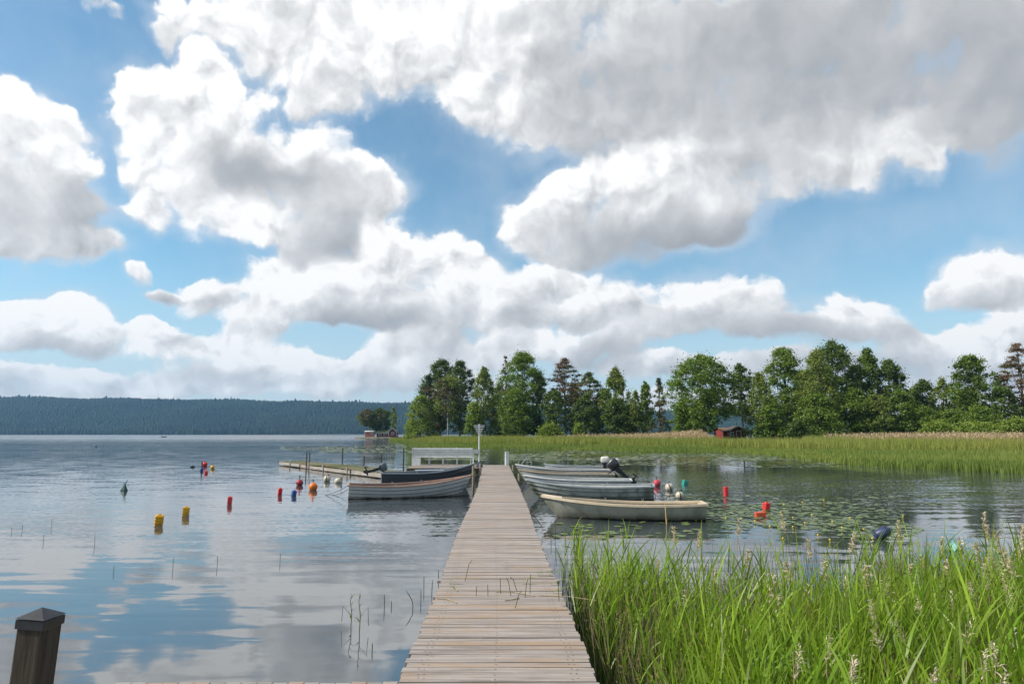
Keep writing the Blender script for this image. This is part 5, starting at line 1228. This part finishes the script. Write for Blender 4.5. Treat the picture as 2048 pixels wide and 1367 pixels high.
# loose stalks standing in the open water, left side
def stem(px, ytop, ybase, lab, lean=0.0, m_=lf_d, r_=.004, curve=0.0, name='reed'):
    p = G(px, ybase); top = at(px+lean, ytop, p.y); s = MB()
    n = 7; s.tube([(lerp*(top.x-p.x)+curve*math.sin(lerp*math.pi), 0, -.1*(1-lerp)+(top.z)*lerp) for lerp in [i/n for i in range(n+1)]], [r_]*n+[r_*.4], 5)
    o = s.build(name, m_, None, True); o.location = (p.x, p.y, 0); return tag(o, lab, 'reed', 'single stems standing in the open water')
left = [(24, 1052, 1064, 0), (45, 1048, 1060, 0), (87, 1068, 1084, 1), (104, 1035, 1052, 0), (190, 1067, 1088, 0), (228, 1130, 1144, 0), (346, 1114, 1136, 1), (435, 1110, 1130, 0), (560, 1105, 1124, 1)]
for (px, a, b_, l) in left: stem(px, a, b_, 'single thin dark stem standing alone in the open water on the left', l, r_=.004)
for (px, a, b_, l, c_, lab) in ((769, 1188, 1214, 0, 0, 'short straight stem left of the jetty'), (783, 1200, 1213, 0, 0, 'very short stem left of the jetty'), (820, 1180, 1216, -8, .06, 'stem bent into an arc left of the jetty'), (842, 1178, 1202, 0, 0, 'straight stem near the left jetty edge'),
        (848, 1150, 1176, 0, 0, 'taller straight stem near the left jetty edge'), (863, 1158, 1190, 2, 0, 'stem almost touching the left jetty edge'), (877, 1138, 1165, 0, 0, 'stem rising right at the left jetty edge'), (744, 1284, 1302, 1, 0, 'short stem in the water below the two leafy plants'),
        (1102, 1040, 1075, 0, 0, 'thin stem at the right jetty edge'), (1110, 1030, 1080, 2, 0, 'tall thin stem beside the right jetty edge')):
    stem(px, a, b_, lab, l, curve=c_, r_=.005)
def leafy(px, ytop, ybase, lab, sd, side=1):
    p = G(px, ybase); tz = at(px, ytop, p.y).z; t = empty('reed_plant', (p.x, p.y, 0), 0, lab, 'reed plant', 'young reeds left of the jetty')
    s = MB(); s.tube([(0, 0, -.1), (.01, 0, tz*.4), (-.01, 0, tz*.75), (.0, 0, tz)], [.006, .005, .004, .002], 6); s.build('stem', foliage('young stem', (.13, .15, .04), (.17, .15, .06), .1), t)
    for i in range(4):
        z = tz*(.25+.2*i); a = rng.random()*6.28; V_, F_ = ribbons(np.array([[0, 0, z]]), np.array([[math.cos(a)*.45, math.sin(a)*.3, .8]]), np.array([.10+.05*rng.random()]), np.array([.014]), np.array([.5]), 4, np.array([[.8, .5, .2]])); npgrid('leaf', V_, F_, lf, t)
    s = MB(); s.tube([(0, 0, tz*.35), (.09*side, 0, tz*.62), (.10*side, 0, tz*.15)], .0035, 5); s.build('broken_stalk', foliage('young stem', (.13, .15, .04), (.17, .15, .06), .1), t)
leafy(701, 1186, 1252, 'young green reed with a snapped stalk, left of a pair standing off the jetty', 1, -1)
leafy(718, 1184, 1262, 'young green reed with a snapped stalk, right of a pair standing off the jetty', 2, 1)
# ---- plant litter and shoots on the jetty deck
litter = [(873, 1195, 34, 250, 'dry'), (896, 1165, 22, 60, 'leaf'), (911, 1180, 18, 100, 'leaf'), (930, 1160, 30, 310, 'thin'), (952, 1190, 14, 80, 'thin'), (976, 1190, 16, 95, 'thin'), (990, 1182, 60, 330, 'dry'), (1001, 1185, 22, 92, 'thin'), (1022, 1190, 26, 120, 'thin'),
  (1030, 1215, 26, 320, 'thin'), (1042, 1165, 22, 300, 'leaf'), (1060, 1185, 28, 85, 'thin'), (1078, 1190, 90, 335, 'dry'), (1074, 1150, 18, 45, 'leaf'), (1096, 1150, 30, 25, 'leaf'), (1100, 1168, 34, 10, 'leaf'), (1104, 1185, 30, 320, 'leaf'), (1122, 1210, 20, 280, 'leaf'), (1118, 1200, 30, 95, 'thin'), (1050, 1192, 26, 70, 'thin'), (1010, 1200, 22, 40, 'dry'), (1034, 1180, 20, 200, 'thin')]
for (px, py, ln, a, kd) in litter:
    p = G(px, py, DZ+.006); Lm = (2.1 if kd == 'leaf' else 1.25)*ln/F*p.y; a = R(a)
    if kd == 'leaf':
        up_ = .25; V_, F_ = ribbons(np.array([[0, 0, .004]]), np.array([[math.cos(a), -.2, up_+.25]]), np.array([Lm]), np.array([.03]), np.array([.25]), 4, np.array([[0.2, 1, .1]])); o = npgrid('fallen_reed', V_, F_, lf)
        tag(o, 'green reed leaf lying or poking up between the jetty planks', 'fallen reed', 'plant litter on the jetty')
    elif kd == 'thin':
        s = MB(); s.tube([(0, 0, -.01), (Lm*.3*math.cos(a), 0, Lm*.8), (Lm*.55*math.cos(a), 0, Lm)], .0035, 5); o = s.build('reed_shoot', lf_d, None)
        tag(o, 'short dark shoot poking up between the jetty planks', 'reed shoot', 'plant litter on the jetty')
    else:
        s = MB(); s.tube([(0, 0, 0), (Lm*.5, .12*math.sin(a)*Lm*2, .004), (Lm, Lm*1.0*math.sin(a), .002)], .005, 5); o = s.build('dry_straw', dry, None)
        tag(o, 'straw-coloured broken reed stalk lying across the jetty planks', 'straw', 'plant litter on the jetty')
    o.location = p
# ================================================================ HAZE
hz = MB(); hz.box((0, 1700, 125), (7000, 3640, 256))
hm_ = bpy.data.materials.new('haze'); hm_.use_nodes = True; T = NT(hm_.node_tree); T.n.clear()
out = T.new('ShaderNodeOutputMaterial'); pv = T.new('ShaderNodeVolumePrincipled'); pv.inputs['Color'].default_value = (.28, .55, .90, 1); pv.inputs['Density'].default_value = HAZE; pv.inputs['Anisotropy'].default_value = .2
T.l.new(pv.outputs[0], out.inputs['Volume'])
o = hz.build('haze', hm_); tag(o, 'thin blue air haze over the lake', 'haze', kind='stuff')
